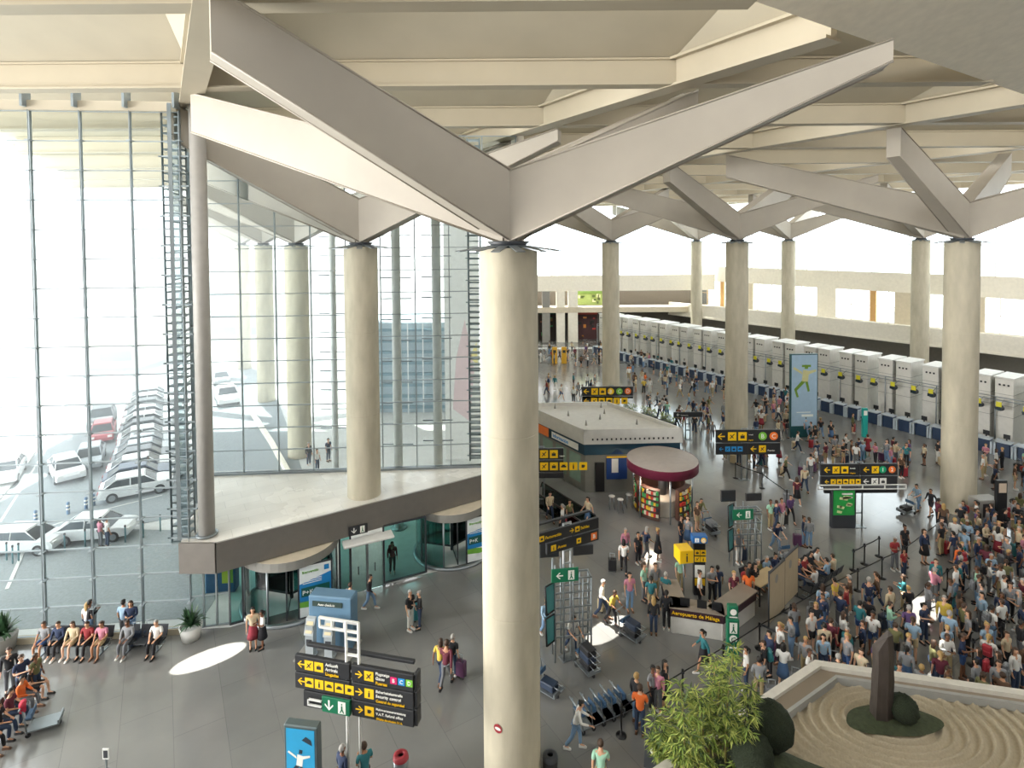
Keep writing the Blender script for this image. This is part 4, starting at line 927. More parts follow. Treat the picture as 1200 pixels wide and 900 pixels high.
POSES = {
 'stand': dict(pel=(0, 0, .95), chest=(0, .0, 1.34), neck=(0, .01, 1.48), head=(0, -.015, 1.60), armL=[(.19, 0, 1.40), (.235, .02, 1.13), (.24, -.05, .90)], armR=[(-.19, 0, 1.40), (-.235, .02, 1.13), (-.24, -.05, .90)],
               legL=[(.09, 0, .90), (.10, -.01, .50), (.10, .02, .09)], legR=[(-.09, 0, .90), (-.10, -.01, .50), (-.11, .02, .09)]),
 'phone': dict(pel=(0, 0, .95), chest=(0, .01, 1.34), neck=(0, .0, 1.48), head=(0, -.04, 1.59), armL=[(.19, 0, 1.40), (.24, -.03, 1.13), (.12, -.25, 1.18)], armR=[(-.19, 0, 1.40), (-.24, -.03, 1.13), (-.1, -.26, 1.2)],
               legL=[(.09, 0, .90), (.11, -.03, .50), (.13, -.04, .09)], legR=[(-.09, 0, .90), (-.09, .0, .50), (-.10, .04, .09)]),
 'walk': dict(pel=(0, 0, .93), chest=(0, -.03, 1.33), neck=(0, -.05, 1.47), head=(0, -.085, 1.59), armL=[(.19, -.03, 1.39), (.24, .10, 1.14), (.24, .13, .90)], armR=[(-.19, -.03, 1.39), (-.24, -.08, 1.13), (-.23, -.27, .99)],
              legL=[(.09, 0, .89), (.10, -.20, .53), (.10, -.28, .10)], legR=[(-.09, 0, .89), (-.10, .06, .49), (-.10, .32, .16)]),
 'stride': dict(pel=(0, 0, .92), chest=(0, -.04, 1.32), neck=(0, -.06, 1.46), head=(0, -.10, 1.58), armL=[(.19, -.04, 1.38), (.24, -.14, 1.14), (.22, -.32, 1.05)], armR=[(-.19, -.04, 1.38), (-.25, .12, 1.13), (-.27, .2, .9)],
              legL=[(.09, 0, .88), (.10, .02, .49), (.11, .33, .20)], legR=[(-.09, 0, .88), (-.10, -.18, .53), (-.10, -.30, .10)]),
 'push': dict(pel=(0, .05, .93), chest=(0, -.08, 1.32), neck=(0, -.12, 1.46), head=(0, -.18, 1.57), armL=[(.19, -.08, 1.37), (.25, -.16, 1.12), (.2, -.44, 1.05)], armR=[(-.19, -.08, 1.37), (-.25, -.16, 1.12), (-.2, -.44, 1.05)],
              legL=[(.09, .05, .89), (.10, -.10, .52), (.10, -.12, .10)], legR=[(-.09, .05, .89), (-.10, .16, .49), (-.10, .40, .14)]),
 'sit': dict(pel=(0, 0, .56), chest=(0, .02, .94), neck=(0, .0, 1.08), head=(0, -.05, 1.20), armL=[(.19, .01, 1.0), (.25, -.06, .75), (.14, -.30, .68)], armR=[(-.19, .01, 1.0), (-.25, -.06, .75), (-.13, -.31, .68)],
             legL=[(.10, -.03, .54), (.13, -.43, .52), (.13, -.47, .10)], legR=[(-.10, -.03, .54), (-.13, -.43, .52), (-.15, -.40, .10)]),
}
def body_data(P, name):
    ch = []; pel, chs, nk, hd = P['pel'], P['chest'], P['neck'], P['head']; mid = lerp3(pel, chs, .5)
    ch.append([pel + (.115,), mid + (.105,), chs + (.12,), nk + (.052,), lerp3(nk, hd, .45) + (.058,), hd + (.085,), (hd[0], hd[1], hd[2] + .085, .068)])
    for key, sg in (('armL', 1), ('armR', -1)):
        s_, e, w = P[key]; d = (Vector(w) - Vector(e)).normalized(); palm = tuple(Vector(w) + d * .07)
        ch.append([chs + (.12,), s_ + (.052,), lerp3(s_, e, .5) + (.046,), e + (.038,), lerp3(e, w, .6) + (.034,), w + (.024,), palm + ((.034, .02),)])
        side = Vector((0, 1, 0)) if abs(d.z) > .6 else Vector((1, 0, 0)); down = Vector((0, -1, 0)) if abs(d.z) > .6 else Vector((0, 0, -1))
        for k in range(4):
            off = (k - 1.5) * .021; L = (.062, .078, .074, .058)[k]; b0 = Vector(palm)
            p1 = b0 + d * .035 + side * off; p2 = p1 + d * L * .55 + down * .006; p3 = p2 + d * L * .4 + down * .02
            ch.append([palm + ((.034, .02),), tuple(p1) + (.0095,), tuple(p2) + (.0085,), tuple(p3) + (.007,)])
        wb_ = Vector(w) + d * .03; th = wb_ + side * (-.035 * sg) + d * .01 + down * .01; th2 = th + d * .035 + side * (-.012 * sg) + down * .012
        ch.append([w + (.024,), tuple(wb_ + side * (-.012 * sg)) + (.014,), tuple(th) + (.011,), tuple(th2) + (.009,)])
    for key in ('legL', 'legR'):
        h, k, a = P[key]; ch.append([pel + (.115,), h + (.082,), lerp3(h, k, .5) + (.07,), k + (.052,), lerp3(k, a, .35) + (.054,), a + (.036,), (a[0], a[1] - .06, a[2] - .03, .036), (a[0], a[1] - .15, a[2] - .045, .028)])
    v, f = skin_mesh(ch)
    b = MB(); b.add(v, f, 0, True); x, y, z = hd; z += .02
    b.add([(x - .014, y - .078, z - .035), (x + .014, y - .078, z - .035), (x, y - .112, z - .03), (x, y - .08, z + .02)], [(0, 1, 2), (0, 2, 3), (1, 3, 2)], 0)
    for sg in (-1, 1):
        b.ball((x + sg * .031, y - .079, z + .012), .0105, 6, 4, 1); b.ball((x + sg * .086, y + .0, z - .005), .026, 6, 4, 0, sx=.4, sy=.7, sz=1.2)
    b.ball((x, y - .078, z - .06), .022, 6, 4, 2, sy=.35, sz=.3)
    return b.data(name, [SKIN[0], EYEM, LIP])
def top_data(P, sleeve, name):
    pel, chs, nk = P['pel'], P['chest'], P['neck']; mid = lerp3(pel, chs, .5); low = lerp3(pel, chs, .05)
    ch = [[(low[0], low[1], low[2] - .13, (.16, .135)), mid + ((.145, .12),), chs + ((.165, .13),), lerp3(chs, nk, .72) + (.075,)]]
    for key in ('armL', 'armR'):
        s_, e, w = P[key]; c = [chs + ((.165, .13),), s_ + (.072,), lerp3(s_, e, .55) + (.062,)]
        if sleeve == 'long': c += [e + (.05,), lerp3(e, w, .55) + (.046,), lerp3(e, w, .93) + (.038,)]
        else: c += [lerp3(s_, e, .75) + (.06,)]
        ch.append(c)
    v, f = skin_mesh(ch); b = MB(); b.add(v, f, 0, True); return b.data(name, TM['white'])
def leg_data(P, kind, name):
    pel = P['pel']; b = MB()
    if kind in ('trousers', 'shorts'):
        ch = []
        for key in ('legL', 'legR'):
            h, k, a = P[key]; c = [(pel[0], pel[1], pel[2] + .11, (.14, .12)), h + (.10,), lerp3(h, k, .55) + (.088,)]
            c += [k + (.07,), lerp3(k, a, .5) + (.066,), lerp3(k, a, .93) + (.058,)] if kind == 'trousers' else [lerp3(h, k, .85) + (.086,)]
            ch.append(c)
        v, f = skin_mesh(ch); b.add(v, f, 0, True)
    else:
        if P is POSES['sit']:
            vs = []; st = [(0, .02, .66, .15, .13), (0, -.05, .58, .19, .14), (0, -.25, .56, .2, .11), (0, -.46, .53, .2, .1), (0, -.5, .42, .2, .05)]
            for (cx, cy, cz, rx, rz_) in st:
                for k in range(12): a = 2 * PI * k / 12; vs.append((cx + rx * math.cos(a), cy + (rz_ * .5 * math.sin(a) if cy > -.04 else 0), cz + rz_ * math.sin(a)))
            b.add(vs, [(i * 12 + k, i * 12 + (k + 1) % 12, (i + 1) * 12 + (k + 1) % 12, (i + 1) * 12 + k) for i in range(4) for k in range(12)], 0, True)
        else:
            kz = .48; ya = (P['legL'][1][1] + P['legR'][1][1]) / 2
            b.lathe([(.14, pel[2] + .08), (.165, pel[2] - .05), (.20, .7), (.235, kz), (.22, kz + .01), (.16, .7)], 16, (0, pel[1] * .5 + ya * .3), sy=.95)
    return b.data(name, BM['dark jeans'])
def hair_data(P, kind, name):
    x, y, z = P['head']; z += .03; b = MB()
    b.ball((x, y + .012, z + .012), .105, 14, 9, 0, sx=.93, sy=1.06, sz=1.1, keep=lambda q: q.z > .04 - max(0, q.y) * 2.2 or q.y > .045)
    if kind == 'long':
        vs = []
        for i, (r, dz, dy) in enumerate(((.095, .02, .03), (.105, -.06, .045), (.10, -.16, .06), (.075, -.26, .07), (.02, -.30, .075))):
            for k in range(9): a = PI * k / 8 - .0; vs.append((x + r * math.cos(a), y + dy * .4 + r * .85 * math.sin(a), z + dz))
        b.add(vs, [(i * 9 + k, (i + 1) * 9 + k, (i + 1) * 9 + k + 1, i * 9 + k + 1) for i in range(4) for k in range(8)], 0, True)
        b.add([(p[0], p[1] + .012, p[2]) for p in vs], [(i * 9 + k, i * 9 + k + 1, (i + 1) * 9 + k + 1, (i + 1) * 9 + k) for i in range(4) for k in range(8)], 0, True)
    if kind == 'tail': b.tube([(x, y + .1, z + .05), (x, y + .16, z), (x, y + .15, z - .14), (x, y + .12, z - .2)], [.03, .036, .028, .008], 8)
    if kind == 'bun': b.ball((x, y + .08, z + .1), .045, 8, 6)
    return b.data(name, HAIRM['black'])
def shoe_data(P, name):
    b = MB()
    for key in ('legL', 'legR'):
        h, k, a = P[key]; z0 = a[2] - .09
        vs = []
        for (yy, w, hh) in ((.06, .035, .07), (.02, .046, .085), (-.08, .045, .075), (-.17, .052, .05), (-.215, .03, .03)):
            for (sx, zz) in ((-1, 0), (1, 0), (.75, hh), (-.75, hh)): vs.append((a[0] + sx * w, a[1] + yy, z0 + zz))
        n = len(vs) // 4; fs = [(0, 1, 2, 3), ((n - 1) * 4 + 3, (n - 1) * 4 + 2, (n - 1) * 4 + 1, (n - 1) * 4)]
        for i in range(n - 1):
            for j in range(4): fs.append((i * 4 + j, (i + 1) * 4 + j, (i + 1) * 4 + (j + 1) % 4, i * 4 + (j + 1) % 4))
        b.add(vs, fs)
    return b.data(name, SHOE[0])
_D = {}
def dat(kind, pose, var=None):
    k = (kind, pose, var)
    if k not in _D:
        P = POSES[pose]; nm = kind
        _D[k] = {'body': lambda: body_data(P, nm), 'top': lambda: top_data(P, var, nm), 'legs': lambda: leg_data(P, var, nm), 'hair': lambda: hair_data(P, var, nm), 'shoes': lambda: shoe_data(P, nm)}[kind]()
    return _D[k]
def setm(o, i, m): o.material_slots[i].link = 'OBJECT'; o.material_slots[i].material = m
rp = random.Random(11)
ZONE_USED = {}; PLACED = []
ALL_COMBOS = [(a, b) for a in TOPC for b in BOTC]
def person(loc, rz, zone, pose='stand', top=None, bot=None, hair=None, hc=None, group='passengers', extra='', height=None, gender=None):
    used = ZONE_USED.setdefault(zone, set())
    tries = 0
    while True:
        t_ = top or rp.choices(list(TOPC), [12, 11, 9, 8, 2, 3, 5, 2, 6, 3, 2.4, .6, 1.4, 1.6, 3, .5])[0]
        b_ = bot or rp.choices(list(BOTC), [8, 7, 5, 4, 5, 2, 3, 4, 3, 2, 1, 2])[0]
        tries += 1
        if (t_, b_) not in used or (top and bot) or tries > 400: break
    used.add((t_, b_))
    sk = 'skirt' in b_; hk = hair or (rp.choice(['long', 'tail', 'bun', 'long']) if sk or rp.random() < .4 else 'short')
    hcn = hc or rp.choices(['black', 'brown', 'blond', 'grey'], [6, 6, 2, 2])[0]
    sl = rp.choice(['short', 'short', 'long'])
    top_word = {'short': 'top', 'long': 'long-sleeved top'}[sl]
    verb = {'stand': 'standing', 'phone': 'looking down with hands raised', 'walk': 'walking', 'stride': 'striding', 'push': 'pushing forward', 'sit': 'seated'}[pose]
    lab = f'person in {t_} top and {b_}, {extra} {zone}'.replace('  ', ' ').replace(',  ', ', ').strip() if extra else f'person in {t_} top and {b_}, {zone}'
    if len(lab.split()) > 16: lab = f'person in {t_} top and {b_}, {zone}'
    r = thing('person', lab, 'person', tuple(loc), rz, group); h = height or rp.uniform(.94, 1.05); r.scale = (h, h, h)
    o = link('body', dat('body', pose), r); setm(o, 0, rp.choice(SKIN if rp.random() < .7 else SKIN[:1]))
    o = link('shirt', dat('top', pose, sl), r); setm(o, 0, TM[t_])
    lk = 'skirt' if sk else 'shorts' if 'shorts' in b_ else 'trousers'
    o = link(lk, dat('legs', pose, lk), r); setm(o, 0, BM[b_])
    o = link('hair', dat('hair', pose, hk), r); setm(o, 0, HAIRM[hcn])
    o = link('shoes', dat('shoes', pose), r); setm(o, 0, rp.choice(SHOE))
    PLACED.append((loc[0], loc[1])); r['pc'] = f'{t_} top and {b_}'; del r['pc']
    return r, f'{t_} top and {b_}'

# luggage
def mk_case():
    t = thing('suitcase', 'x', 'suitcase', group='wheeled suitcases')
    b = MB(); b.bbox(-.21, .21, -.13, .13, .06, .66, .035); b.build('shell', mat('case_navy', '253246', .5), t)
    b = MB()
    for x in (-.12, .12): b.tube([(x, .09, .62), (x, .09, .98)], .012, 6)
    b.tube([(-.14, .09, .98), (.14, .09, .98)], .018, 6); b.build('handle', M_STEEL, t)
    for x in (-.17, .17):
        for y in (-.09, .09): b = MB(); b.tube([(x - .015, y, .035), (x + .015, y, .035)], .035, 8); b.build('wheel', M_BLACK, t)
    return t
case = Many(mk_case)
def clip16(s): return s if len(s.split()) <= 16 else s.replace('person in ', '')
CASEC = {'navy': '253246', 'black': '1c1c1f', 'red': '9a2a34', 'grey': '76797d', 'purple': '54304f', 'teal': '2a6d74', 'beige': 'b8a683'}
CM = {k: mat('case_' + k, v, .5) for k, v in CASEC.items()}
def suitcase(loc, rz, owner, zone, sc=1.0):
    c = rp.choice(list(CASEC)); r = case.put(tuple(loc), rz, clip16(f'{c} suitcase by {owner}, {zone}' if owner.startswith('the ') else (f'{c} suitcase by person in {owner}, {zone}' if len(zone.split()) < 6 else f'{c} suitcase by {owner}, {zone}')))
    if 'shell' in [ch.name.split('.')[0] for ch in r.children] or True:
        for ch in r.children:
            if ch.name.split('.')[0] == 'shell': setm(ch, 0, CM[c])
    r.scale = (sc, sc, sc); return r
def mk_pack():
    t = thing('backpack', 'x', 'backpack', group='backpacks')
    b = MB(); b.bbox(-.15, .15, 0, .16, 0, .44, .05); b.build('sack', mat('pack_black', '222329', .8), t); b = MB(); b.bbox(-.11, .11, .15, .21, .04, .22, .02); b.build('pocket', mat('pack_black', ''), t); 
    for x in (-.09, .09): b = MB(); b.tube([(x, 0, .42), (x, -.06, .40), (x, -.03, .1), (x, 0, .05)], .015, 5); b.build('strap', M_BLACK, t)
    return t
pack = Many(mk_pack)
def backpack(p, rz, owner, zone, sc=1.0):
    d_ = Vector((-math.sin(rz), math.cos(rz), 0)); h = sc
    c = rp.choice(['black', 'red', 'teal', 'grey']); r = pack.put((p[0] + d_.x * .14 * h, p[1] + d_.y * .14 * h, 1.0 * h), rz, f'{c} backpack on person in {owner}, {zone}')
    for ch in r.children:
        if ch.name.split('.')[0] in ('sack', 'pocket'): setm(ch, 0, CM.get(c, CM['black']))
    return r
# keep-out circles: columns, kiosks, stands
KEEP = [(x, y, r + .35) for x, y, r in CXY.values()]
def free(x, y, dmin):
    return all((x - a) ** 2 + (y - b) ** 2 > dmin * dmin for a, b in PLACED) and all((x - a) ** 2 + (y - b) ** 2 > c * c for a, b, c in KEEP)
def in_poly(px, py, poly):
    c = False; n = len(poly)
    for i in range(n):
        (x1, y1), (x2, y2) = poly[i], poly[(i + 1) % n]
        if (y1 > py) != (y2 > py) and px < (x2 - x1) * (py - y1) / (y2 - y1) + x1: c = not c
    return c
FAR = MB(); FARM = []
def fmat(m):
    if m not in FARM: FARM.append(m)
    return FARM.index(m)
def md(me):
    return [tuple(v.co) for v in me.vertices], [tuple(p.vertices) for p in me.polygons]
_MD = {}
def far_crowd(zone, poly, n, dmin, poses=('stand', 'walk', 'phone'), **kw):
    xs = [p[0] for p in poly]; ys = [p[1] for p in poly]; k = tries = 0
    while k < n and tries < n * 60:
        tries += 1; px = rp.uniform(min(xs), max(xs)); py = rp.uniform(min(ys), max(ys))
        if not in_poly(px, py, poly): continue
        p = G(px, py)
        if not free(p.x, p.y, dmin): continue
        PLACED.append((p.x, p.y)); k += 1; pose = rp.choice(poses); M_ = Matrix.Translation((p.x, p.y, 0)) @ Matrix.Rotation(rp.uniform(-PI, PI), 4, 'Z')
        t_ = rp.choices(list(TOPC), [12, 11, 9, 8, 3, 3, 5, 2, 6, 3, 2.4, 1, 1.4, 1.6, 3, .5])[0]; b_ = rp.choice(list(BOTC)[:9])
        for kind, var, m in (('body', None, rp.choice(SKIN)), ('top', rp.choice(('short', 'long')), TM[t_]), ('legs', 'shorts' if 'shorts' in b_ else 'trousers', BM[b_]), ('hair', rp.choice(('short', 'long')), rp.choice(list(HAIRM.values())))):
            me = dat(kind, pose, var)
            if me.name not in _MD: _MD[me.name] = md(me)
            FAR.mesh(_MD[me.name], M_, fmat(m))
def flush_far():
    o = FAR.build('distant_crowd', FARM); tag(o, 'distant mass of travellers behind the pavilion and along the far check-in desks', 'crowd', kind='stuff')
def crowd(zone, poly, n, dmin, poses=('stand', 'phone', 'stand'), case_p=.35, pack_p=.12, group=None, face=None, big=None):
    """n people whose feet fall in this part of the frame"""
    xs = [p[0] for p in poly]; ys = [p[1] for p in poly]; k = tries = 0
    while k < n and tries < n * 60:
        tries += 1; px = rp.uniform(min(xs), max(xs)); py = rp.uniform(min(ys), max(ys))
        if not in_poly(px, py, poly): continue
        p = G(px, py)
        if not free(p.x, p.y, dmin): continue
        rz = rp.uniform(-PI, PI) if face is None else face + rp.gauss(0, .7)
        pose = rp.choice(poses); r, ow = person((p.x, p.y, 0), rz, zone, pose, group=group or ('people ' + zone)); k += 1
        if rp.random() < case_p:
            a = rz + rp.choice((-1, 1)) * 1.6; q = (p.x + math.sin(a) * .42, p.y - math.cos(a) * .42, 0)
            if free(q[0], q[1], .0) and all((q[0] - a_) ** 2 + (q[1] - b_) ** 2 > .08 for a_, b_ in PLACED): suitcase(q, rz, ow, zone); PLACED.append(q[:2])
        elif rp.random() < pack_p: backpack(p, rz, ow, zone, r.scale[0])
# ---------------------------------------------------------------- queue belts
M_POST = mat('post_black', '1a1a1c', .4, .3)
def mk_st():
    t = thing('belt_post', 'x', 'belt post', group='black queue belt posts')
    b = MB(); b.lathe([(0, 0), (.19, 0), (.19, .02), (.05, .05), (.033, .06), (.033, 1.0), (.045, 1.0), (.045, 1.1), (0, 1.11)], 14); b.build('pole', M_POST, t)
    b = MB(); b.box(-.05, .05, -.05, .05, .94, 1.02); b.build('belt_head', M_CHAR, t); return t
stn = Many(mk_st)
def belt(pts, label, where, n=None, posts=True, sag=.02):
    P = [G(*p) for p in pts]; L = []
    for a, b_ in zip(P[:-1], P[1:]):
        d_ = (b_ - a).length; m = max(1, round(d_ / 2.1)); L += [a.lerp(b_, i / m) for i in range(m)]
    L.append(P[-1])
    t = thing('queue_belt', label, 'belt', (L[0].x, L[0].y, 0)); o0 = Vector((L[0].x, L[0].y, 0))
    b = MB()
    for a, c in zip(L[:-1], L[1:]):
        a_ = a - o0; c_ = c - o0; mid = (a_ + c_) / 2
        b.add([(a_.x, a_.y, .95), (mid.x, mid.y, .95 - sag), (c_.x, c_.y, .95), (c_.x, c_.y, 1.01), (mid.x, mid.y, 1.01 - sag), (a_.x, a_.y, 1.01)], [(0, 1, 4, 5), (1, 2, 3, 4)])
        b.add([(a_.x + .01, a_.y + .01, .95), (mid.x + .01, mid.y + .01, .95 - sag), (c_.x + .01, c_.y + .01, .95), (c_.x + .01, c_.y + .01, 1.01), (mid.x + .01, mid.y + .01, 1.01 - sag), (a_.x + .01, a_.y + .01, 1.01)], [(5, 4, 1, 0), (4, 3, 2, 1)])
    b.build('webbing', M_BLACK, t)
    if posts:
        for q in L: stn.put((q.x, q.y, 0), 0, 'black queue belt post ' + where); KEEP.append((q.x, q.y, .4))
belt([(728, 862), (800, 818), (890, 760), (960, 716), (1005, 692), (1060, 664), (1101, 632)], 'long black queue belt from beside the bamboo to the queue column', 'on the long belt from the bamboo to the queue column')
belt([(1000, 778), (1060, 736), (1110, 692), (1160, 664)], 'black queue belt through the middle of the packed queue', 'on the belt through the middle of the packed queue')
belt([(1084, 742), (1125, 722), (1150, 700)], 'short black queue belt beside the bright floor patch', 'on the short belt beside the bright floor patch')
belt([(862, 560), (893, 572), (922, 594)], 'thin queue belt below the two-row sign near the middle column', 'on the thin belt below the two-row sign')
belt([(1000, 668), (1013, 661), (1030, 652)], 'loose queue belt on open floor between the seats and the queue column', 'on the loose belt beside the waiting seats')
belt([(1140, 780), (1175, 760), (1200, 735)], 'black queue belt deep in the crowd beyond the garden rim', 'on the belt deep in the crowd beyond the garden')

# ---------------------------------------------------------------- information desk with its totems
p0 = G(786, 742); p1 = G(848, 752); p2 = G(886, 722); p3 = G(825, 700); p4 = G(775, 708)
M_DM = mat('desk_maroon', '35202a', .4); M_DW = mat('desk_white', 'c3c1bb', .5)
t = thing('information_desk', 'pale and dark maroon airport information desk with yellow lettering', 'desk', (p0.x, p0.y, 0))
o0 = Vector((p0.x, p0.y, 0)); prof_ = [Vector((p.x, p.y, 0)) - o0 for p in (p4, p0, p1, p2)]
lw_, up_, tp_ = MB(), MB(), MB()
for a, b_ in zip(prof_[:-1], prof_[1:]):
    d_ = (b_ - a).normalized(); n_ = Vector((-d_.y, d_.x, 0)); L = (b_ - a).length; Mx = Matrix.Translation(a) @ Matrix.Rotation(math.atan2(d_.y, d_.x), 4, 'Z')
    lw_.box(0, L, .06, .6, 0, .75, M=Mx); up_.box(-.02, L + .02, 0, .62, .75, 1.12, M=Mx); tp_.box(-.05, L + .05, -.05, .75, 1.12, 1.17, M=Mx)
lw_.build('base', M_DW, t); up_.build('fascia', M_DM, t); tp_.build('worktop', mat('desk_top', '8f8478', .4), t)
d_ = (prof_[2] - prof_[1]).normalized(); Mx = Matrix.Translation(prof_[1]) @ Matrix.Rotation(math.atan2(d_.y, d_.x), 4, 'Z')
b = MB(); b.mesh(text('Aeropuerto de Málaga', .215), Mx @ front(.04, -.012, .86), 1); b.build('lettering', SIGNM, t)
b = MB()
for x in (.4, 1.1, 1.7): b.box(x, x + .4, .2, .26, 1.17, 1.5, M=Mx)
b.build('monitor', M_BLACK, t)
KEEP += [(o0.x + v.x, o0.y + v.y, 1.3) for v in prof_]
p = G(801, 705); t = thing('information_cube', 'yellow cube sign with a black i on a thin pole over the information desk', 'sign', (p.x, p.y, 0), .15)
b = MB(); b.tube([(0, 0, 0), (0, 0, 2.0)], .03, 8); b.lathe([(0, 0), (.2, 0), (.2, .02), (.03, .04)], 12); b.build('pole', M_STEEL, t)
b = MB(); b.bbox(-.34, .34, -.34, .34, 2.0, 2.62, .02); c_ = b.build('cube', SIGNM[1], t)
b = MB(); b.mesh(text('i', .6, 'CENTER'), front(0, -.36, 2.1), 0); b.mesh(text('i', .6, 'CENTER'), Matrix.Rotation(PI / 2, 4, 'Z') @ front(0, -.36, 2.1), 0); b.build('letter', SIGNM, c_)
p = G(819, 696); t = thing('totem', 'slim dark totem with yellow squares and a blue top behind the information desk', 'totem', (p.x, p.y, 0), -.05)
b = MB(); b.bbox(-.27, .27, -.15, .15, 0, 2.55, .03); b.build('body', M_BLACK, t)
b = MB(); b.bbox(-.36, .36, -.2, .2, 2.55, 2.9, .03); h_ = b.build('top_sign', mat('totem_blue', '1f5fa0', .4), t)
b = MB(); disc_letter(b, .16, 2.72, .13, -.205, 1, '@', False); icon(b, -.15, 2.72, .2, -.205, 2, 3, 5)
for j, z in enumerate((2.1, 1.78)): icon(b, -.12, z, .26, -.155, 1, j); icon(b, .16, z, .26, -.155, 1, j + 2)
rect(b, -.24, .24, .9, 1.5, -.155, 2); rect(b, -.24, .24, .5, .85, -.155, 1); icon(b, 0, 1.2, .4, -.16, 2, 0, 3); b.build('pictograms', SIGNM, t)
p = G(850, 757); t = thing('totem', 'dark green totem with white emblems at the corner of the information desk', 'totem', (p.x + .1, p.y - .5, 0), -.1)
b = MB(); b.bbox(-.24, .24, -.13, .13, 0, 1.55, .03); b.build('body', SIGNM[3], t); b = MB(); b.bbox(-.2, .2, -.12, .12, 1.58, 2.1, .03); h_ = b.build('top_sign', SIGNM[3], t)
b = MB(); disc_letter(b, 0, .75, .16, -.14, 2, 'P', False); man_exit(b, 0, 1.2, .5, -.14); disc_letter(b, 0, 1.85, .13, -.13, 2, '+', False); rect(b, -.16, .16, .35, .42, -.14, 2); rect(b, -.16, .16, 1.62, 1.67, -.13, 2)
b.mesh(text('C', .3, 'CENTER'), front(0, -.15, .62), 3); b.build('emblems', SIGNM, t)
for i, (px, py) in enumerate(((910, 727), (926, 708))):
    p = G(px, py); t = thing('partition_screen', ('tall beige partition screen, the one touching the information desk', 'tall beige partition screen, the one beside the waiting seats')[i], 'screen', (p.x, p.y, 0), math.radians(42))
    b = MB(); b.box(-.78, .78, -.03, .03, .25, 2.45); b.build('panel', mat('screen_beige', 'b3a387', .6), t)
    b = MB()
    for x in (-.8, .8): b.tube([(x, 0, 0), (x, 0, 2.55)], .035, 8)
    b.box(-.8, .8, -.04, .04, 2.43, 2.49); b.build('frame', M_CHAR, t)
    b = MB(); b.add([(-.1 + .16 * math.cos(2 * PI * k / 14), -.035, 1.95 + .2 * math.sin(2 * PI * k / 14)) for k in range(14)], [tuple(range(14))], 0); b.build('emblem', M_GREY, t)
    for x in (-.8, .8): b = MB(); b.box(x - .04, x + .04, -.3, .3, 0, .05); b.build('foot', M_CHAR, t)
    KEEP.append((p.x, p.y, 1.0))
p = G(880, 700); t = thing('counter_table', 'pale table behind the beige partition screens with staff around it', 'table', (p.x + .6, p.y, 0), .6)
b = MB(); b.bbox(-.9, .9, -.4, .4, .95, 1.02, .02); b.build('top', mat('pale_wood', 'c8b28a', .5), t)
for x in (-.8, .8):
    for y in (-.3, .3): b = MB(); b.box(x - .03, x + .03, y - .03, y + .03, 0, .95); b.build('leg', M_CHAR, t)

# ---------------------------------------------------------------- waiting seats
def bench(loc, rz, n, label, col=M_CHAR):
    t = thing('waiting_seats', label, 'bench', tuple(loc), rz)
    b = MB(); b.box(-n * .3, n * .3, -.05, .05, .34, .39); b.build('beam', M_STEEL, t)
    for i in range(n):
        x = (i - (n - 1) / 2) * .6; b = MB(); b.bbox(x - .26, x + .26, -.24, .24, .40, .44, .015); b.build('seat', col, t)
        b = MB(); b.add([(x - .26, .24, .46), (x + .26, .24, .46), (x + .26, .36, .88), (x - .26, .36, .88), (x - .26, .28, .46), (x + .26, .28, .46), (x + .26, .4, .88), (x - .26, .4, .88)], [(0, 1, 2, 3), (5, 4, 7, 6), (3, 2, 6, 7), (1, 5, 6, 2), (4, 0, 3, 7), (0, 4, 5, 1)]); b.build('backrest', col, t)
    for x in (-n * .3 + .3, n * .3 - .3): b = MB(); b.box(x - .03, x + .03, -.28, .3, 0, .03); b.box(x - .03, x + .03, -.03, .03, .03, .36); b.build('leg', M_STEEL, t)
    KEEP.append((loc[0], loc[1], .5)); return t
def seat_people(loc, rz, n, zone, which, tops=None):
    for j, i in enumerate(which):
        x = (i - (n - 1) / 2) * .6; q = Vector((x * math.cos(rz) - .0, x * math.sin(rz), 0)); tb = tops[j] if tops else (None, None)
        person((loc[0] + q.x, loc[1] + q.y, 0), rz, zone, 'sit', tb[0], tb[1], group='people ' + zone, height=.99)
b0_ = G(122, 754); b0_.y = 23.35; z_ = 'on the bench by the street glass'
bench((b0_.x - .9, b0_.y - .15, 0), 0, 5, 'dark bench by the street glass, the section nearest the plant-free end', M_CHAR); seat_people((b0_.x - .9, b0_.y - .15), 0, 5, z_, (0, 1, 2, 3, 4), [('grey', 'blue shorts'), ('navy', 'black trousers'), ('beige', 'beige shorts'), ('red', 'black trousers'), ('pink', 'beige shorts')])
bench((b0_.x + 1.95, b0_.y - .1, 0), 0, 3, 'dark bench by the street glass, the section nearest the potted plant', M_CHAR); seat_people((b0_.x + 1.95, b0_.y - .1), 0, 3, z_, (0, 2), [('grey', 'grey trousers'), ('white', 'black trousers')])
for (px, py, tp, bt, ps, rz, ex) in ((115, 742, 'black', 'light jeans', 'phone', 2.6, 'standing behind the seated row'), (104, 750, 'white', 'dark jeans', 'stand', 3.0, 'standing behind the seated row'), (171, 733, 'navy', 'light jeans', 'phone', .2, 'standing'), (152, 744, 'pale blue', 'grey trousers', 'stand', 3.1, 'standing behind the seated row')):
    p = G(px, py); person((p.x, 23.88, 0), rz, 'by the street glass', ps, tp, bt, extra=ex, group='people by the street glass')
for px, py in ((60, 762), (160, 757), (176, 754), (64, 765)): p = G(px, py); suitcase((p.x, p.y, 0), .3, 'the seated row', ('near the frame edge', 'beside a pale case', 'nearest the potted plant', 'lowest in the group')[(60, 160, 176, 64).index(px)], 1.0)
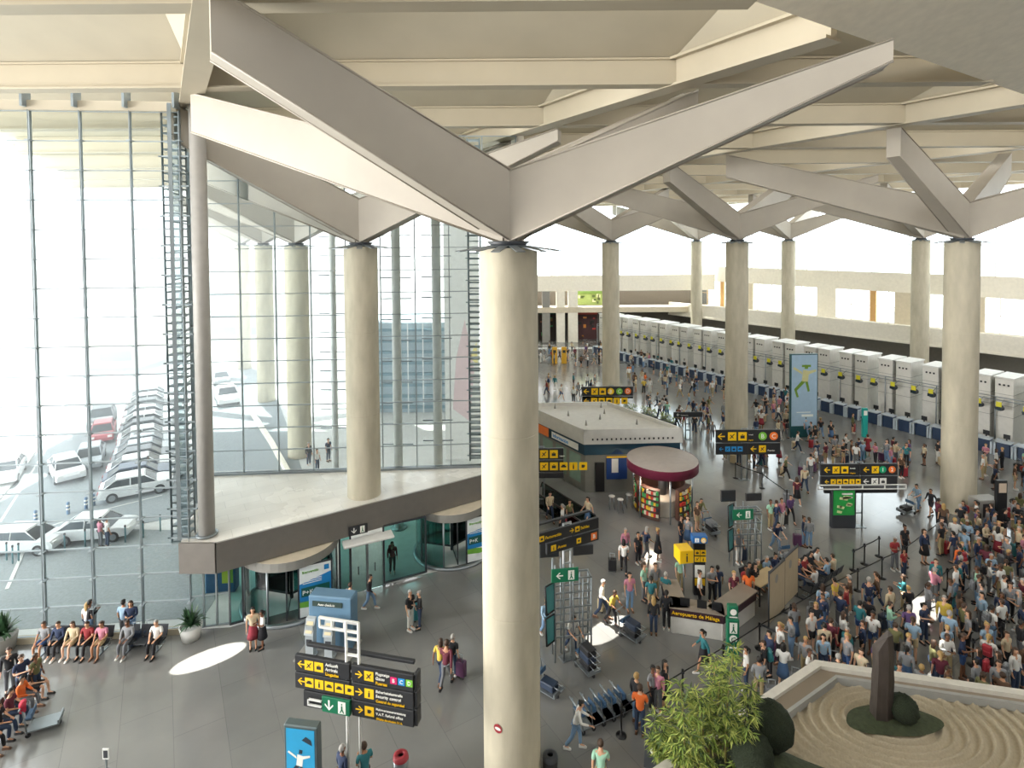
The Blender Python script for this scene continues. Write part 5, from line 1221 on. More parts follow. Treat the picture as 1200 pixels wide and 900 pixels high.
# seats beside the information desk
for k, (px, py, n, rz, lab) in enumerate(((962, 690, 5, math.radians(215), 'row of dark waiting seats beside the beige partition screens, turned away'), (950, 676, 5, math.radians(35), 'row of dark waiting seats back to back behind the partition screens'), (893, 684, 4, math.radians(25), 'row of dark waiting seats between the green exit lattice and the partition screens'))):
    p = G(px, py); bench((p.x, p.y, 0), rz, n, lab); seat_people((p.x, p.y), rz, n, ('on the seats turned away from the screens', 'on the seats behind the screens', 'on the seats below the exit lattice')[k], (0, 1, 2, 3) if k != 0 else (0, 1, 3))
# group seated at the frame edge, by the luggage cart
p = G(6, 850); bench((p.x + .2, p.y, 0), math.radians(100), 5, 'dark bench with a packed family at the near edge beside the lone luggage cart'); seat_people((p.x + .2, p.y), math.radians(100), 5, 'on the bench beside the lone luggage cart', (0, 1, 2, 3, 4), [('red', 'black trousers'), ('black', 'dark jeans'), ('maroon', 'dark jeans'), ('orange', 'grey trousers'), ('black', 'black shorts')])
for (px, py, tp, bt, ps, rz) in ((26, 822, 'navy', 'dark jeans', 'phone', 1.2), (43, 816, 'olive', 'dark jeans', 'stand', 1.5), (12, 812, 'black', 'grey trousers', 'stand', .6)):
    p = G(px, py); person((p.x, p.y, 0), rz, 'near the lone luggage cart', ps, tp, bt, group='people near the lone luggage cart')

# ---------------------------------------------------------------- luggage carts
def mk_cart():
    t = thing('luggage_cart', 'x', 'luggage cart', group='luggage carts')
    b = MB(); b.box(-.3, .3, -.45, .45, .18, .22); b.box(-.3, .3, -.5, -.45, .18, .34); b.build('platform', M_STEEL, t)
    b = MB()
    for x in (-.27, .27): b.tube([(x, .4, .1), (x, .5, .95), (x, .6, 1.02)], .022, 6)
    b.tube([(-.3, .6, 1.02), (.3, .6, 1.02)], .028, 6); b.tube([(-.27, .47, .6), (.27, .47, .6)], .018, 6); b.build('handle_frame', M_STEEL, t)
    b = MB(); b.box(-.25, .25, .28, .46, .62, .66); b.box(-.25, .25, .26, .29, .62, .8); b.build('basket', mat('cart_blue', '3c5a78', .5), t)
    for x, y in ((-.26, .38), (.26, .38), (0, -.42)): b = MB(); b.tube([(x - .025, y, .08), (x + .025, y, .08)], .08, 10); b.build('wheel', M_BLACK, t)
    return t
cart = Many(mk_cart)
p = G(52, 853); cart.put((p.x, p.y, 0), 2.0, 'empty luggage cart with a red coat, alone on the open floor near the frame edge'); KEEP.append((p.x, p.y, .6))
b = MB(); vs = []
for i in range(5):
    for k in range(8): a = 2 * PI * k / 8; vs.append((.2 * math.cos(a) * (1 - .1 * i), .1 * math.sin(a), -.08 * i))
b.add(vs, [(i * 8 + k, (i + 1) * 8 + k, (i + 1) * 8 + (k + 1) % 8, i * 8 + (k + 1) % 8) for i in range(4) for k in range(8)] + [tuple(range(8))], 0, True)
q = Matrix.Rotation(2.0, 3, 'Z') @ Vector((0, .58, 1.12)); o = b.build('coat', mat('coat_red', 'b3243a', .8)); o.location = (p.x + q.x, p.y + q.y, q.z); o.rotation_euler = (0, 0, 2.0); tag(o, 'red coat hung over the handle of the lone luggage cart', 'coat')
p = G(690, 850)
for i in range(5): cart.put((p.x + .38 * i, p.y + .18 * i, 0), math.radians(115), 'luggage cart nested in the row near the queue belt and near column', 'nested luggage carts')
KEEP += [(p.x + .38 * i, p.y + .18 * i, .7) for i in range(5)]
def loaded(px, py, rz, label, cols, who=None, zone='', tb=(None, None)):
    p = G(px, py); cart.put((p.x, p.y, 0), rz, 'luggage cart ' + label); KEEP.append((p.x, p.y, .6)); PLACED.append((p.x, p.y))
    for i, c in enumerate(cols):
        r = case.put((p.x, p.y, .22 + .26 * i), rz + PI / 2 * (i % 2), f'{c} suitcase lying on the luggage cart {label}' + ('' if i == 0 else ', above another'))
        for ch in r.children:
            if ch.name.split('.')[0] == 'shell': setm(ch, 0, CM[c])
        M_ = Euler((PI / 2, 0, rz)); r.rotation_euler = M_; q = Matrix.Rotation(rz, 3, 'Z') @ Vector((0, .3, .13)); r.location = (p.x + q.x, p.y + q.y, .37 + .27 * i)
    if who:
        q = Matrix.Rotation(rz, 3, 'Z') @ Vector((0, 1.05, 0)); person((p.x + q.x, p.y + q.y, 0), rz, zone, 'push', tb[0], tb[1], extra=who, group='people with luggage carts')
loaded(688, 786, .5, 'below the near steel lattice', ['black', 'navy', 'black'], 'leaning over a cart', 'below the steel lattice', ('white', 'dark jeans'))
loaded(740, 748, .7, 'in front of the information desk', ['black', 'navy'], 'pushing a loaded cart', 'in front of the information desk', ('yellow', 'black trousers'))
loaded(925, 660, .2, 'on the bright floor behind the waiting seats', ['grey'], 'pushing a cart', 'on the bright floor behind the seats', ('navy', 'light jeans'))
loaded(833, 625, .3, 'behind the dark totem', ['black', 'grey'], 'pushing a cart', 'behind the dark totem', ('olive', 'grey trousers'))
loaded(1062, 602, -1.2, 'beside the sign with the orange disc', ['black'], 'pushing a cart', 'beside the sign with the orange disc', ('pale blue', 'light jeans'))
loaded(642, 812, .9, 'half hidden by the near column', ['navy'], None)

# ---------------------------------------------------------------- people placed one by one
def one(px, py, rz, pose, top, bot, zone, hair=None, hc=None, cs=None, bp=False, height=None, extra=''):
    p = G(px, py); r, ow = person((p.x, p.y, 0), rz, zone, pose, top, bot, hair, hc, group='people ' + zone, height=height, extra=extra)
    if cs is not None: suitcase((p.x + cs * math.cos(rz) * .45 - .1, p.y + cs * math.sin(rz) * .45 + .15, 0), rz, ow, zone); 
    if bp: backpack(p, rz, ow, zone, r.scale[0])
Z = 'near the revolving door'
one(297, 760, .3, 'stand', 'beige', 'red skirt', Z, 'long', 'black', height=1.02); one(308, 759, -.9, 'phone', 'white', 'black skirt', Z, 'tail', 'black', height=.93)
Z = 'before the sliding door'
one(411, 727, 2.8, 'stand', 'grey', 'black trousers', Z, cs=1); one(433, 714, 1.5, 'walk', 'black', 'light jeans', Z); one(460, 672, .4, 'stand', 'red', 'black trousers', 'beside the sliding door', bp=True)
one(481, 738, 1.0, 'stand', 'black', 'white trousers', 'facing a companion', 'short', 'grey'); one(492, 736, -1.2, 'phone', 'black', 'dark jeans', 'facing a companion', cs=-1)
Z = 'walking beside near column'
one(516, 799, 2.8, 'walk', 'yellow', 'dark jeans', Z); one(523, 806, 2.9, 'stride', 'maroon', 'grey trousers', Z); one(531, 792, 2.7, 'stand', 'black', 'dark jeans', Z, cs=-1)
Z = 'under large direction sign'
one(402, 938, 2.4, 'stand', 'navy', 'beige shorts', Z, 'short', 'grey', height=1.0); one(428, 935, -2.5, 'phone', 'teal', 'black trousers', Z, 'bun', 'brown', height=1.0)
Z = 'by the angled sign'
one(640, 748, .5, 'walk', 'pale blue', 'light jeans', Z); one(705, 705 + 20, 1.2, 'walk', 'white', 'dark jeans', Z, cs=1)
Z = 'between kiosk and information desk'
for a in ((731, 672, 3.0, 'walk', 'white', 'black trousers'), (748, 660, .4, 'stand', 'black', 'black trousers'), (757, 655, 2.0, 'walk', 'navy', 'grey trousers'), (771, 657, 1.3, 'stand', 'black', 'black skirt'), (733, 655, .3, 'stand', 'pink', 'grey trousers'),
          (817, 622, .5, 'stand', 'brown', 'beige shorts'), (798, 640, .8, 'stand', 'black', 'dark jeans'), (806, 642, -.8, 'stand', 'grey', 'denim skirt')): one(*a, Z, cs=(1 if a[4] in ('white', 'navy') else None))
Z = 'in front of the information desk'
for a in ((738, 716, .2, 'stand', 'pink', 'light jeans'), (755, 704, .8, 'stand', 'mint', 'grey trousers'), (763, 718, 2.9, 'stand', 'teal', 'beige shorts'), (768, 702, .4, 'stand', 'grey', 'khaki trousers'), (766, 744, 3.0, 'stand', 'black', 'dark jeans'), (781, 738, 2.9, 'stand', 'black', 'black trousers'), (780, 712, 2.5, 'phone', 'teal', 'dark jeans'), (797, 692, .1, 'stand', 'mint', 'khaki trousers')): one(*a, Z)
Z = 'behind the information desk'
for a in ((834, 706, .3, 'phone', 'grey', 'black trousers'), (841, 703, 3.0, 'stand', 'navy', 'dark jeans'), (860, 712, .2, 'stand', 'maroon', 'black trousers'), (877, 712, 3.0, 'stand', 'orange', 'dark jeans'), (874, 704, .2, 'stand', 'red', 'dark jeans'), (885, 700, .5, 'stand', 'black', 'grey trousers'), (820, 712, 1.2, 'stand', 'white', 'black trousers')): one(*a, Z)
Z = 'by belt next to bamboo'
for a in ((746, 847, 2.2, 'stand', 'black', 'light jeans'), (750, 862, 2.8, 'phone', 'orange', 'dark jeans'), (765, 832, .6, 'stand', 'grey', 'black trousers'), (771, 834, -.7, 'stand', 'pink', 'grey trousers'), (779, 831, .9, 'stand', 'black', 'black skirt')): one(*a, Z)
one(676, 878, 1.4, 'push', 'white', 'light jeans', 'pushing the row of nested carts'); one(704, 935, 3.0, 'walk', 'mint', 'beige shorts', 'walking at the near edge beside the nested carts')
one(825, 787, -1.6, 'walk', 'teal', 'black skirt', 'alone on the dark floor above the bamboo', 'tail', 'black', height=.98)
Z = 'beyond the far exit lattice'
for a in ((903, 620, .3, 'stand', 'mint', 'khaki trousers'), (909, 620, 2.0, 'walk', 'navy', 'dark jeans'), (916, 618, .4, 'stand', 'pink', 'white trousers'), (934, 592, 3.0, 'walk', 'maroon', 'black skirt'), (926, 612, .1, 'walk', 'purple', 'black trousers'), (942, 640, .8, 'stand', 'navy', 'light jeans'), (948, 642, 3.0, 'stand', 'grey', 'light jeans'), (920, 562, 1.2, 'stride', 'olive', 'black trousers'), (943, 577, 3.0, 'walk', 'beige', 'dark jeans'), (950, 560, 2.7, 'walk', 'white', 'grey trousers'), (934, 530, 1.3, 'stride', 'white', 'dark jeans'), (866, 660, .2, 'stand', 'grey', 'white trousers')): one(*a, Z, cs=(1 if a[4] in ('pink', 'maroon', 'white', 'grey', 'olive') else None))
Z = 'just beside the queue column'
one(1099, 618, 1.5, 'phone', 'maroon', 'black trousers', Z); one(1091, 604, -1.2, 'walk', 'black', 'black shorts', Z); one(1083, 660, .2, 'stand', 'navy', 'black skirt', Z); one(1060, 653, .2, 'stand', 'black', 'black trousers', Z); one(1048, 668, .1, 'phone', 'red', 'grey trousers', Z); one(1059, 676, .3, 'stand', 'red', 'dark jeans', Z, height=.82)
one(1168, 618, .2, 'stand', 'white', 'black trousers', Z, bp=True); one(1187, 620, .6, 'stand', 'grey', 'khaki trousers', Z); one(1056, 560, .1, 'stand', 'brown', 'black trousers', 'alone before check-in line', cs=1)

# ---------------------------------------------------------------- the crowds
crowd('in queue beyond garden rim', [(935, 800), (1010, 745), (1100, 742), (1200, 760), (1215, 868), (1090, 850), (1000, 838), (940, 826)], 54, .56, case_p=.18, pack_p=.2)
crowd('at head of long belt', [(865, 815), (905, 760), (990, 712), (1035, 716), (985, 775), (930, 812), (885, 835)], 18, .62, poses=('stand', 'walk', 'phone'), case_p=.2)
crowd('in queue past bright patch', [(1110, 660), (1205, 640), (1215, 760), (1150, 745), (1120, 712)], 38, .55, case_p=.2, pack_p=.2)
crowd('around the queue column foot', [(1098, 652), (1100, 622), (1148, 618), (1205, 608), (1205, 650), (1110, 664)], 20, .6, case_p=.2)
crowd('in belt lanes mid queue', [(1035, 735), (1075, 700), (1110, 688), (1125, 740), (1080, 755)], 8, .7, case_p=.2)
crowd('lining up at navy desks', [(955, 552), (1000, 548), (1105, 553), (1105, 540), (990, 532), (955, 536)], 24, .5, case_p=.5)
crowd('lining up beyond queue column', [(1146, 570), (1205, 582), (1205, 556), (1150, 542)], 13, .55, case_p=.4)
crowd('near the pale blue banner', [(885, 490), (1005, 500), (1002, 514), (960, 525), (885, 520)], 22, .6, case_p=.4, poses=('stand', 'walk', 'stand'))
far_crowd('beside the middle column', [(880, 470), (945, 474), (940, 492), (882, 492)], 18, .6, case_p=.2)
crowd('below the two-row sign', [(832, 540), (915, 528), (915, 548), (840, 556)], 8, .8, case_p=.5, poses=('stand', 'walk'))
far_crowd('in the far check-in crowd', [(735, 436), (850, 447), (850, 470), (740, 462)], 30, .7, case_p=.0, pack_p=0)
far_crowd('scattered behind the pavilion', [(745, 474), (850, 482), (848, 515), (812, 520), (760, 490)], 24, .7, case_p=.3, poses=('stand', 'walk', 'stride'))
far_crowd('in the farthest row before the end wall', [(632, 412), (712, 412), (712, 432), (632, 430)], 26, .7, case_p=0, pack_p=0)
far_crowd('in the farthest row before the first check-in desks', [(732, 418), (860, 432), (850, 442), (732, 430)], 22, .7, case_p=0, pack_p=0)
far_crowd('between the near column and the far sign', [(632, 455), (700, 452), (700, 473), (632, 474)], 14, .7, case_p=.2, poses=('stand', 'walk'))
crowd('by the near column escalator', [(632, 596), (660, 600), (700, 620), (650, 632)], 4, .8, poses=('walk', 'stand'))

flush_far()
# ---------------------------------------------------------------- plants, cafe tables, other small things
def pot_plant(px, py, label, pm, sd, sc=1.0, white=True):
    p = G(px, py); t = thing('potted_plant', label, 'plant', (p.x, p.y, 0)); rr = random.Random(sd)
    b = MB(); b.lathe([(0, 0), (.3 * sc, 0), (.4 * sc, .5 * sc), (.36 * sc, .5 * sc), (.34 * sc, .44 * sc), (0, .44 * sc)], 20); b.build('pot', pm, t)
    f = MB()
    for k in range(90):
        a = rr.uniform(0, 2 * PI); tl = rr.uniform(.1, 1.2); L = rr.uniform(.5, .95) * sc; d0 = Vector((math.cos(a) * tl, math.sin(a) * tl, 1.1)).normalized(); p_ = Vector((0, 0, .45 * sc)); sdv = Vector((-math.sin(a), math.cos(a), 0)); vs = []
        for i in range(6): q = i / 5; c = p_ + d0 * L * q + Vector((0, 0, -.5 * L * q * q * tl)); w_ = .05 * sc * math.sin(PI * min(.97, q * .85 + .15)); vs += [c - sdv * w_, c + sdv * w_]
        f.add(vs, [(2 * i, 2 * i + 1, 2 * i + 3, 2 * i + 2) for i in range(5)], rr.randrange(2))
    f.build('foliage', [mat('leaf_dark', '2f4a30', .5), mat('leaf_dull', '3f6040', .5)], t)['kind'] = 'stuff'; KEEP.append((p.x, p.y, .5))
pot_plant(224, 748, 'leafy plant in a white pot between the bench and the revolving door', M_WHITE, 1, 1.15); pot_plant(4, 762, 'leafy plant in a grey pot at the frame edge by the street glass', M_GREY, 2, 1.3)
for i, (px, py) in enumerate(((717, 596), (727, 600), (737, 594))):
    p = G(px, py); t = thing('bar_stool', ('white bar stool in front of the blue wall panel', 'white bar stool beside the round kiosk', 'white bar stool closest to the round kiosk shelves')[i], 'stool', (p.x, p.y, 0))
    b = MB(); b.lathe([(0, .78), (.19, .78), (.2, .82), (0, .84)], 16); b.build('seat', M_WHITE, t)
    for k in range(4): a = PI / 4 + k * PI / 2; b = MB(); b.tube([(.14 * math.cos(a), .14 * math.sin(a), .78), (.24 * math.cos(a), .24 * math.sin(a), 0)], .018, 6); b.build('leg', M_STEEL, t)
p = G(768, 895); t = thing('folding_sign', 'dark folding floor sign with a white and orange emblem by the bamboo', 'sign', (p.x, p.y, 0), -.5)
for sg in (-1, 1): b = MB(); b.add([(-.3, sg * .28 - .01, 0), (.3, sg * .28 - .01, 0), (.3, sg * .02 - .01, 1.05), (-.3, sg * .02 - .01, 1.05), (-.3, sg * .28 + .01, 0), (.3, sg * .28 + .01, 0), (.3, sg * .02 + .01, 1.05), (-.3, sg * .02 + .01, 1.05)], [(0, 1, 2, 3), (5, 4, 7, 6), (3, 2, 6, 7), (1, 5, 6, 2), (4, 0, 3, 7)]); pb = b.build('panel', M_CHAR, t)
b = MB(); b.add([(.14 * math.cos(2 * PI * k / 16), -.175 + (.14 * math.sin(2 * PI * k / 16)) * .25, .6 + .14 * math.sin(2 * PI * k / 16)) for k in range(16)], [tuple(range(16))], 0); b.add([(.06 * math.cos(2 * PI * k / 12), -.18 + (.06 * math.sin(2 * PI * k / 12)) * .25, .6 + .06 * math.sin(2 * PI * k / 12)) for k in range(12)], [tuple(range(12))], 1); b.build('emblem', [SIGNM[2], SIGNM[7]], t)
for (px, py, lab) in ((470, 915, 'small steel bin with a red lid at the near edge beside the near column'), (645, 915, 'round black bin behind the foot of the near column')):
    p = G(px, py); t = thing('litter_bin', lab, 'bin', (p.x, p.y, 0)); b = MB(); b.lathe([(0, 0), (.22, 0), (.24, .75), (.2, .78)], 20); b.build('drum', M_STEEL if px < 500 else M_BLACK, t); b = MB(); b.lathe([(.25, .74), (.23, .84), (.1, .88), (.1, .8)], 20); b.build('lid', CM['red'] if px < 500 else M_CHAR, t)
p = G(125, 905); t = thing('floor_marker', 'small white framed sign on a low post at the near edge of the floor', 'sign', (p.x, p.y, 0)); b = MB(); b.box(-.02, .02, -.02, .02, 0, .5); b.build('stem', M_STEEL, t); b = MB(); b.box(-.1, .1, -.03, 0, .45, .8); f_ = b.build('frame', M_WHITE, t); b = MB(); rect(b, -.07, .07, .5, .75, -.035, 0); b.build('face', M_CHAR, f_)
p = G(1170, 556); t = thing('totem', 'slim dark information totem between the queue column and the check-in desks', 'totem', (p.x, p.y + 0, 0)); p = G(1172, 620); t.location = (p.x, p.y - .0, 0)
b = MB(); b.bbox(-.3, .3, -.12, .12, 0, 2.9, .03); b.build('body', M_BLACK, t); b = MB(); rect(b, -.22, .22, 2.2, 2.75, -.13, 0); b.build('poster', mat('poster_paper', 'c9b7a2', .6), t)
p = G(1000, 512); t = thing('totem', 'slim bright teal totem in front of the navy check-in desks', 'totem', (G(1013, 512).x, G(1013, 512).y, 0)); b = MB(); b.bbox(-.22, .22, -.12, .12, 0, 2.5, .03); b.build('body', mat('totem_teal', '1fa39a', .4), t); b = MB(); rect(b, -.15, .15, 1.9, 2.3, -.13, 0); b.build('emblem', SIGNM[2], t)
p = G(1155, 622); t = thing('vending_machine', 'grey machine with a yellow strip beside the queue column', 'machine', (p.x + .4, p.y + .6, 0), .1); b = MB(); b.bbox(-.7, .7, -.4, .4, 0, 1.7, .04); b.build('cabinet', M_GREY, t); b = MB(); rect(b, .35, .55, .5, 1.5, -.41, 1); rect(b, -.5, .2, .7, 1.5, -.41, 0); b.build('front_print', SIGNM, t)
# column foot ring and red mark on the near column
p = COLS[0]; x_, y_ = CXY['main'][:2]; o = MB(); o.add([(.14 * math.cos(2 * PI * k / 16), 0, .14 * math.sin(2 * PI * k / 16)) for k in range(16)], [tuple(range(16))], 0); o.add([(.1 * math.cos(2 * PI * k / 16), -.004, .05 * math.sin(2 * PI * k / 16)) for k in range(16)], [tuple(range(16))], 1)
a = math.radians(-118); o = o.build('round_sticker', [CM['red'], SIGNM[2]]); o.location = (x_ + .915 * math.cos(a), y_ + .915 * math.sin(a), 17 - (868 - 283) * (y_ - .8) / F); o.rotation_euler = (0, 0, a + PI / 2); tag(o, 'small round red and white sticker low on the near concrete column', 'sticker')
# escalator rail and green hedge boxes
p = G(640, 620); q = G(692, 592)
t = thing('escalator', 'glass-sided escalator head with steel handrails beside the near column', 'escalator', (G(650, 600).x, G(650, 600).y, 0), math.radians(122))
for y in (-.6, .6):
    b = MB(); b.box(-3.2, 2.2, y - .01, y + .01, .1, .95); g_ = b.build('glass_side', G_TEAL, t); b = MB(); b.tube([(-3.3, y, .6), (-3.2, y, .95), (2.2, y, .98), (2.35, y, .6)], .045, 8); b.build('handrail', M_BLACK, t)
b = MB(); b.box(-3.2, 2.2, -.55, .55, 0, .05)
for k in range(12): b.box(-3.1 + k * .42, -3.05 + k * .42, -.5, .5, .05, .08)
b.build('step_plate', mat('step_grey', 'a3a7a8', .5), t); KEEP.append((G(650, 600).x, G(650, 600).y, 1.5))
for i, (px, py) in enumerate(((738, 487), (760, 492), (782, 500))):
    p = G(px, py); t = thing('hedge_planter', ('green hedge planter behind the pavilion, next to the far sign', 'green hedge planter behind the pavilion, in the middle of three', 'green hedge planter behind the pavilion, next to the navy sign')[i], 'planter', (p.x, p.y, 0), ANG_A)
    b = MB(); b.bbox(-.9, .9, -.3, .3, 0, .5, .03); b.build('trough', M_CHAR, t); b = MB(); rr = random.Random(i)
    for k in range(500): c = Vector((rr.uniform(-.85, .85), rr.uniform(-.28, .28), rr.uniform(.5, 1.15))); leaf(b, c, Vector((rr.uniform(-1, 1), rr.uniform(-1, 1), rr.uniform(-.3, 1))), .16, .04, rr.randrange(3))
    b.build('foliage', M_LEAF, t)['kind'] = 'stuff'; KEEP.append((p.x, p.y, 1.0))
# sunlight patches on the floor, imitated by added narrow spot lamps under the roof
for i, (px, py, r_, en) in enumerate(((245, 771, .85, 9000), (712, 738, .8, 8000), (1080, 716, .9, 9000), (1100, 800, .6, 5000))):
    p = G(px, py); ld = bpy.data.lights.new('sun_patch_spot', 'SPOT'); ld.energy = en * 9; ld.spot_size = 2 * math.atan(r_ / 26); ld.spot_blend = .12; ld.shadow_soft_size = .04; ld.color = (1, .95, .86)
    o = link('sun_patch_spot', ld); o.location = (p.x + (2 if i == 0 else -3), p.y + (-3 if i == 0 else 3.5), 22.8); o.rotation_euler = (Vector((p.x, p.y, 0)) - Vector(o.location)).to_track_quat('-Z', 'Y').to_euler(); o.scale = (1.9, .75, 1)

# ================================================================ STREET SIDE
ca0 = G(88, 453); 
def mk_car(kind='car'):
    t = thing('car', 'x', 'car', group='parked cars')
    b = MB(); prof = [(-2.15, .35), (-2.18, .62), (-2.0, .82), (-1.55, .9), (1.25, .98), (2.0, .92), (2.12, .6), (2.1, .35), (1.75, .3), (-1.75, .3)]
    n = len(prof); rings = [(-.88, .0, .92), (-.84, .03, 1.0), (.84, .03, 1.0), (.88, .0, .92)]; vs = []
    for yy, dz, sc in rings:
        for x, z in prof: vs.append((x * (sc if abs(yy) > .86 else 1), yy, z if z < .5 else z - (0.06 if abs(yy) > .86 else 0)))
    fs = [tuple(range(n)), tuple(range(4 * n - 1, 3 * n - 1, -1))]
    for r in range(3): fs += [(r * n + (i + 1) % n, r * n + i, (r + 1) * n + i, (r + 1) * n + (i + 1) % n) for i in range(n)]
    b.add(vs, fs); b.build('body', mat('car_white', 'd8dadb', .3), t)
    def cab_(mb, x0, x1, x2, x3, z0, z1, w0, w1, mi=0):
        mb.add([(x0, -w0, z0), (x3, -w0, z0), (x3, w0, z0), (x0, w0, z0), (x1, -w1, z1), (x2, -w1, z1), (x2, w1, z1), (x1, w1, z1)], [(0, 1, 5, 4), (1, 2, 6, 5), (2, 3, 7, 6), (3, 0, 4, 7), (4, 5, 6, 7)], mi)
    b = MB(); cab_(b, -1.2, -.5, 1.05, 1.85, .9, 1.4, .8, .64); b.build('windows', mat('car_glass', '2c363c', .15), t)
    b = MB(); cab_(b, -.56, -.48, 1.03, 1.12, 1.38, 1.46, .67, .62)
    for x0, x1 in ((-1.22, -.5), (.3, .3), (1.88, 1.06)):
        for sg in (-1, 1): b.tube([(x0, sg * .8, .9), (x1, sg * .65, 1.41)], .035, 4)
    b.build('roof', mat('car_white', ''), t)
    for x in (-1.35, 1.32):
        for sg in (-1, 1):
            b = MB(); b.tube([(x, sg * .72, .33), (x, sg * .9, .33)], .33, 16); wv_ = b.build('wheel', M_BLACK, t); b = MB(); b.tube([(x, sg * .89, .33), (x, sg * .915, .33)], .2, 12); b.build('hubcap', M_STEEL, wv_)
    for x, m in ((-2.14, M_WHITE), (2.06, CM['red'])):
        for sg in (-1, 1): b = MB(); b.box(x - .05, x + .06, sg * .62 - .16, sg * .62 + .16, .62, .78); b.build('headlight' if x < 0 else 'tail_light', m, t)
    return t
car = Many(mk_car)
CARC = {'white': 'd8dadb', 'dark grey': '3c4348', 'red': '9c2f38', 'silver': 'a4abb0', 'navy': '35465c', 'black': '222528'}
CRM = {k: mat('car_' + k.replace(' ', '_'), v, .3) for k, v in CARC.items()}
def put_car(px, py, rz, c, label, group='cars on the street', sc=1.0):
    p = G(px, py); r = car.put((p.x, p.y, -.03), rz, label, group); r.scale = (sc,) * 3
    for ch in r.children:
        if ch.name.split('.')[0] in ('body', 'roof'): setm(ch, 0, CRM[c])
put_car(30, 643, math.pi + .06, 'white', 'white taxi nearest the facade, at the frame edge', sc=.92)
put_car(113, 629, math.pi + .18, 'white', 'white taxi with people beside it, ahead of the other taxi', sc=.92)
put_car(78, 557, ANG_A + .25, 'white', 'white car driving in the road lane'); put_car(106, 543, ANG_A, 'silver', 'silver car beside the moving white car')
put_car(121, 513, ANG_A, 'red', 'small red car following the dark van in the lane'); put_car(120, 497, ANG_A, 'dark grey', 'dark van ahead of the small red car', sc=1.15)
put_car(8, 560, ANG_A, 'white', 'white car beyond the kerb at the frame edge')
for i, (px, py, c) in enumerate(((160, 578, 'white'), (162, 566, 'navy'), (165, 555, 'white'), (168, 545, 'dark grey'), (170, 536, 'silver'), (172, 527, 'silver'), (172, 518, 'white'), (173, 509, 'dark grey'), (174, 500, 'white'), (175, 491, 'silver'), (176, 483, 'dark grey'), (177, 476, 'white'), (178, 469, 'silver'))):
    put_car(px, py, ANG_N + PI, c, f'{c} car in the angled parking row, ' + ('nearest the glass', 'second from the glass', 'third from the glass', 'fourth from the glass', 'fifth from the glass, in mid row', 'just past mid row', 'white among silver cars in mid row', 'dark among pale cars past mid row', 'ninth from the glass', 'tenth from the glass', 'eleventh from the glass', 'second from the far end', 'at the far end')[i], 'cars parked in the angled row')
put_car(266, 470, ANG_A, 'white', 'white van seen through the mezzanine glass', sc=1.2); put_car(259, 448, ANG_A, 'silver', 'silver car far off through the mezzanine glass')
# road surface, kerbs and lines
def strip_px(name, pts, w, z, m, kind='structure'):
    P = [G(*q) for q in pts]; b = MB()
    for a, c in zip(P[:-1], P[1:]):
        d_ = (c - a).normalized(); n_ = Vector((-d_.y, d_.x, 0)) * w / 2
        b.prism([(a.x - n_.x, a.y - n_.y), (c.x - n_.x, c.y - n_.y), (c.x + n_.x, c.y + n_.y), (a.x + n_.x, a.y + n_.y)], -.03, z)
    return struct(b.build(name, m))
rA = [G(-40, 600), G(210, 660), G(205, 470), G(190, 430), G(120, 430)]
b = MB(); b.prism([(p.x, p.y) for p in (G(-300, 700), G(238, 600), G(212, 470), G(204, 410), G(110, 410), G(70, 470), G(-120, 660))], -.03, -.01); struct(b.build('street', M_ROAD))
b = MB(); b.prism([(p.x, p.y) for p in (G(240, 640), G(385, 640), G(330, 480), G(305, 425), G(255, 425), G(245, 480))], -.03, -.012); struct(b.build('street', M_ROAD))
M_LINE = mat('road_line', 'd8d9d6', .8)
strip_px('street_line', [(0, 612), (58, 520), (95, 462)], .14, -.004, M_LINE); strip_px('street_line', [(8, 690), (30, 640)], .16, -.004, M_LINE); strip_px('street_kerb', [(-20, 600), (15, 560), (82, 460)], .8, .12, M_PAVE)
strip_px('street_line', [(40, 622), (110, 600), (190, 580)], .1, -.004, M_LINE)
strip_px('street_kerb', [(340, 560), (318, 520), (295, 485)], .35, .3, M_WALL)
def mk_bol():
    t = thing('bollard', 'x', 'bollard', group='striped bollards'); b = MB(); b.lathe([(.1, 0), (.09, .75), (0, .8)], 12); b.build('tube', mat('bollard_blue', '4c6c8c', .5), t)
    for z in (.3, .52): b = MB(); b.lathe([(.104, z), (.102, z + .1)], 12); b.build('stripe', M_WHITE, t)
    return t
bol = Many(mk_bol)
for i, (px, py) in enumerate(((42, 612), (80, 602), (110, 592), (125, 586), (101, 596))): p = G(px, py); bol.put((p.x, p.y, -.03), 0, 'striped blue bollard on the road edge behind the taxis, ' + ('lowest', 'second up', 'fourth up', 'topmost', 'middle one')[i])
def mk_sp():
    t = thing('slim_bollard', 'x', 'bollard', group='slim teal bollards'); b = MB(); b.tube([(0, 0, 0), (0, 0, .95)], .04, 8); b.build('tube', mat('bollard_teal', '4b7c84', .5), t); b = MB(); b.lathe([(.05, .9), (.05, 1.0), (0, 1.02)], 8); b.build('cap', M_CHAR, t); return t
sp_ = Many(mk_sp)
for px, py in ((8, 656), (15, 660), (22, 657), (50, 650), (76, 645), (100, 640), (147, 635), (168, 630), (188, 622)): p = G(px, py); sp_.put((p.x, p.y, -.03), 0, 'slim teal bollard on the pavement before the taxis')
for (px, py, tp, bt) in ((118, 641, 'pink', 'grey trousers'), (126, 641, 'white', 'dark jeans'), (174, 560, 'white', 'dark jeans')): p = G(px, py); person((p.x, p.y, -.03), 2.6, 'outside beside the white taxis' if px < 150 else 'outside by the parked cars', 'stand', tp, bt, group='people on the street')
